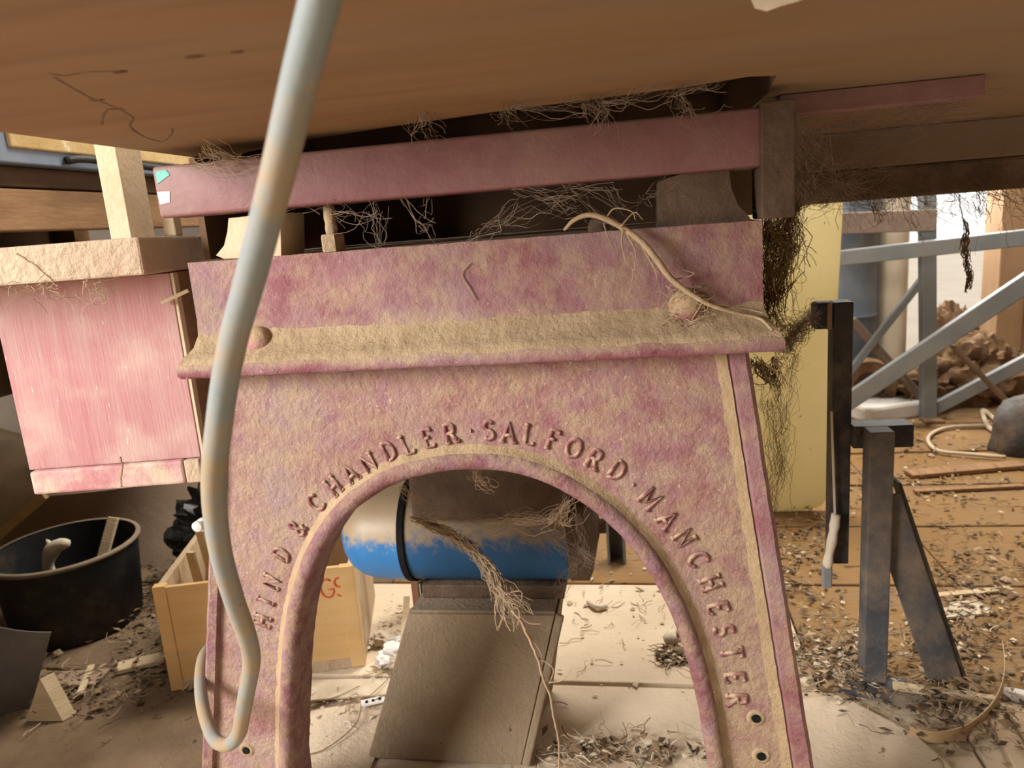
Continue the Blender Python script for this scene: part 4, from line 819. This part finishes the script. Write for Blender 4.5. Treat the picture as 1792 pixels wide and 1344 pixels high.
web_cluster('cobweb', 'dark forked cobweb below the crossbeam ledge end', 'webdark', [((1322, 632, 0.77), (1358, 672, 0.77)), ((1356, 628, 0.77), (1360, 675, 0.77)), ((1330, 640, 0.77), (1350, 665, 0.77))], 80, 4, (0.0004, 0.001), 0.002)
web_cluster('cobweb', 'fine web threads trailing down the yellow panel', 'webdark', [((1358, 675, 0.78), (1335, 720, 0.80)), ((1362, 675, 0.78), (1365, 800, 0.85)), ((1390, 620, 0.95), (1370, 760, 0.90)), ((1365, 780, 0.86), (1355, 880, 0.86)), ((1368, 800, 0.86), (1352, 900, 0.86)), ((1345, 700, 0.82), (1360, 830, 0.86))], 130, 12, (0.00015, 0.00035), 0.002)
web_cluster('cobweb', 'wide dusty cobweb sheet below the table right of the end block', 'webgrey', [((1390, 210, 0.86), (1500, 340, 1.34)), ((1385, 250, 0.84), (1420, 360, 1.0)), ((1395, 360, 1.0), (1600, 250, 1.33)), ((1400, 350, 1.0), (1560, 300, 1.33)), ((1420, 230, 0.9), (1700, 180, 1.1)), ((1400, 300, 0.95), (1500, 240, 1.2)), ((1385, 330, 0.84), (1450, 250, 1.1)), ((1390, 200, 0.85), (1400, 350, 0.95)), ((1440, 300, 1.1), (1725, 160, 1.1)), ((1560, 180, 0.85), (1650, 175, 0.86)), ((1600, 165, 0.85), (1715, 140, 0.84))], 330, 20, (0.0002, 0.0005), 0.01, 0.02)
web_cluster('cobweb', 'ragged web fringe hanging along the dark rear beam', 'webdark', [((1440 + 45 * k, 345 - 2 * k, 1.34), (1450 + 45 * k, 372 + (k * 7) % 20, 1.345)) for k in range(8)] + [((1420 + 45 * k, 310, 1.34), (1480 + 45 * k, 345, 1.34)) for k in range(8)], 260, 16, (0.0003, 0.0008), 0.01)
bm = B(); q, r = rope([PY(u, v, 1.42) for u, v in ((1678, 340), (1682, 370), (1690, 400), (1688, 430), (1692, 455), (1696, 480), (1690, 508))], 0.001, 0.001, 6, 0.001)
tube(bm, q, r, 5)
for k in range(90):
    t = 0.25 + 0.75 * rnd.random(); i = int(t * (len(q) - 3)); p = q[i]; s_ = 0.007 if 0.45 < t < 0.75 else 0.004
    strand(bm, p + Vector((U(-s_, s_), U(-s_, s_), U(-s_, s_))), q[i + 2] + Vector((U(-s_, s_), U(-s_, s_), U(-s_, s_) - 0.01)), U(0.0005, 0.0011), 0, 0.006, 5)
o = obj('hanging_web_strand', bm, 'webdark', None); tag(o, 'long clotted web strand dangling before the bright opening', 'cobweb', kind='stuff')
web_cluster('cobweb', 'straggly web hanging below the thick dusty board', 'web', [((70, 500, 0.66), (95, 520, 0.70)), ((150, 492, 0.68), (180, 530, 0.72)), ((170, 490, 0.69), (200, 515, 0.73)), ((20, 505, 0.64), (70, 515, 0.68)), ((90, 515, 0.68), (160, 520, 0.70))], 50, 12)
for nm, pts, Yk, lab in (('dry_twig', [(30, 445), (55, 460), (80, 480), (100, 500)], 0.655, 'dark thin stem lying on the dusty board face'), ('dry_twig', [(210, 800), (215, 815), (212, 835), (213, 852)], 0.755, 'dark twisted thread over the chipped pink rail')):
    q, r = rope([PY(u, v, Yk) for u, v in pts], 0.0011, 0.0008, 6, 0.0006); o = obj(nm, tube(B(), q, r, 5), 'rootdark', None); tag(o, lab, 'stem')
for pts, Yk, lab in (([(822, 460), (808, 480), (822, 505), (832, 525)], YF - 0.002, 'thin bent straw stuck to the crossbeam face'),):
    q, r = rope([PY(u, v, Yk) for u, v in pts], 0.0006, 0.0006, 5); o = obj('straw', tube(B(), q, r, 5), 'root', None); tag(o, lab, 'straw')
bm = B()
for pts in ([(520, 1325), (570, 1310), (620, 1270), (632, 1235), (625, 1215), (612, 1222), (612, 1250)], [(690, 1150), (680, 1185), (650, 1215), (640, 1225)], [(520, 1230), (580, 1222), (630, 1200)]):
    q, r = rope([PZ(u, v, 0.012) for u, v in pts], 0.0009, 0.0007, 6); tube(bm, q, r, 5)
o = obj('thin_wire', bm, 'rootdark', None); tag(o, 'thin dark looping wire on the card inside the arch', 'wire')

# ------------------------------------------------------------------ floor litter (uncountable)
def litter(name, label, mat, n, zones, s0, s1, fibre=0.0):
    bm = B()
    for k in range(n):
        z_ = zones[k % len(zones)]; u, v = z_[0] + rnd.gauss(0, z_[2]), z_[1] + rnd.gauss(0, z_[3])
        if v < 700: continue
        p = PZ(u, v, 0.0)
        if not (-2.5 < p.x < 2.6 and 0.84 < p.y < 3.2): continue
        hgt = abs(rnd.gauss(0, 0.004)) * (z_[4] if len(z_) > 4 else 1)
        p.z = 0.001 + hgt
        if rnd.random() < fibre:
            a = U(0, 6.28); ln = U(0.015, 0.05); strand(bm, p, p + Vector((math.cos(a) * ln, math.sin(a) * ln, U(-0.0, 0.006))), U(0.0004, 0.0011), 0, 0.01, 5); continue
        s = U(s0, s1); a = U(0, 6.28); e = Vector((math.cos(a), math.sin(a), U(-0.3, 0.3))) * s; g = Vector((-math.sin(a), math.cos(a), U(-0.4, 0.4))) * s * U(0.3, 0.8); up = Vector((0, 0, s * U(0.1, 0.5)))
        vs = [bm.verts.new(p + c_) for c_ in (-e, g * 0.9 + up, e + up * 0.4, -g + up * 0.3, Vector((0, 0, -0.001)), up + e * 0.2)]
        for f in ((0, 1, 5), (1, 2, 5), (2, 3, 5), (3, 0, 5), (1, 0, 4), (2, 1, 4), (3, 2, 4), (0, 3, 4)): bm.faces.new([vs[i] for i in f])
    o = obj(name, bm, mat, None); return tag(o, label, 'litter', None, 'stuff')
Zr = [(1440, 1150, 40, 40, 2.5), (1480, 1170, 30, 30, 3), (1620, 1150, 60, 50, 2), (1700, 1090, 70, 40, 2), (1400, 980, 30, 60, 1.5), (1650, 930, 120, 90), (1600, 850, 120, 30), (1550, 760, 80, 25), (1700, 1260, 70, 40, 3), (1650, 1220, 60, 20, 3), (1720, 1000, 70, 40)]
Za = [(1100, 1318, 90, 14, 1.5), (1185, 1150, 20, 10, 1.5), (1080, 1060, 80, 60, 0.5), (600, 1230, 60, 25), (690, 1140, 25, 40, 2), (1020, 1330, 40, 20, 2), (560, 1300, 60, 40, 0.4)]
Zl = [(170, 1190, 100, 30, 2), (250, 1130, 40, 50, 2), (120, 1220, 80, 25, 2), (260, 1040, 30, 40, 2)]
litter('leaf_litter', 'brown leaf litter and bark crumbs strewn over the floor', 'litter', 1500, Zr + Zr + Za[:2] + Zl, 0.003, 0.013, 0.25)
litter('dark_litter', 'dark crumbs and droppings strewn over the floor', 'litterdark', 900, Zr + Za[:2] + Zl, 0.002, 0.010, 0.2)
litter('pale_litter', 'pale chips, shell bits and fluff strewn over the floor', 'chips', 900, Zr[:5] + Zr[6:8] + Za + Zr[:2], 0.002, 0.009, 0.25)
litter('straw_litter', 'dry straw and fibres strewn over the floor', 'root', 900, Zr + Za + Zl, 0.004, 0.012, 0.85)

for o in bpy.data.objects:
    if '_o' in o: del o['_o']
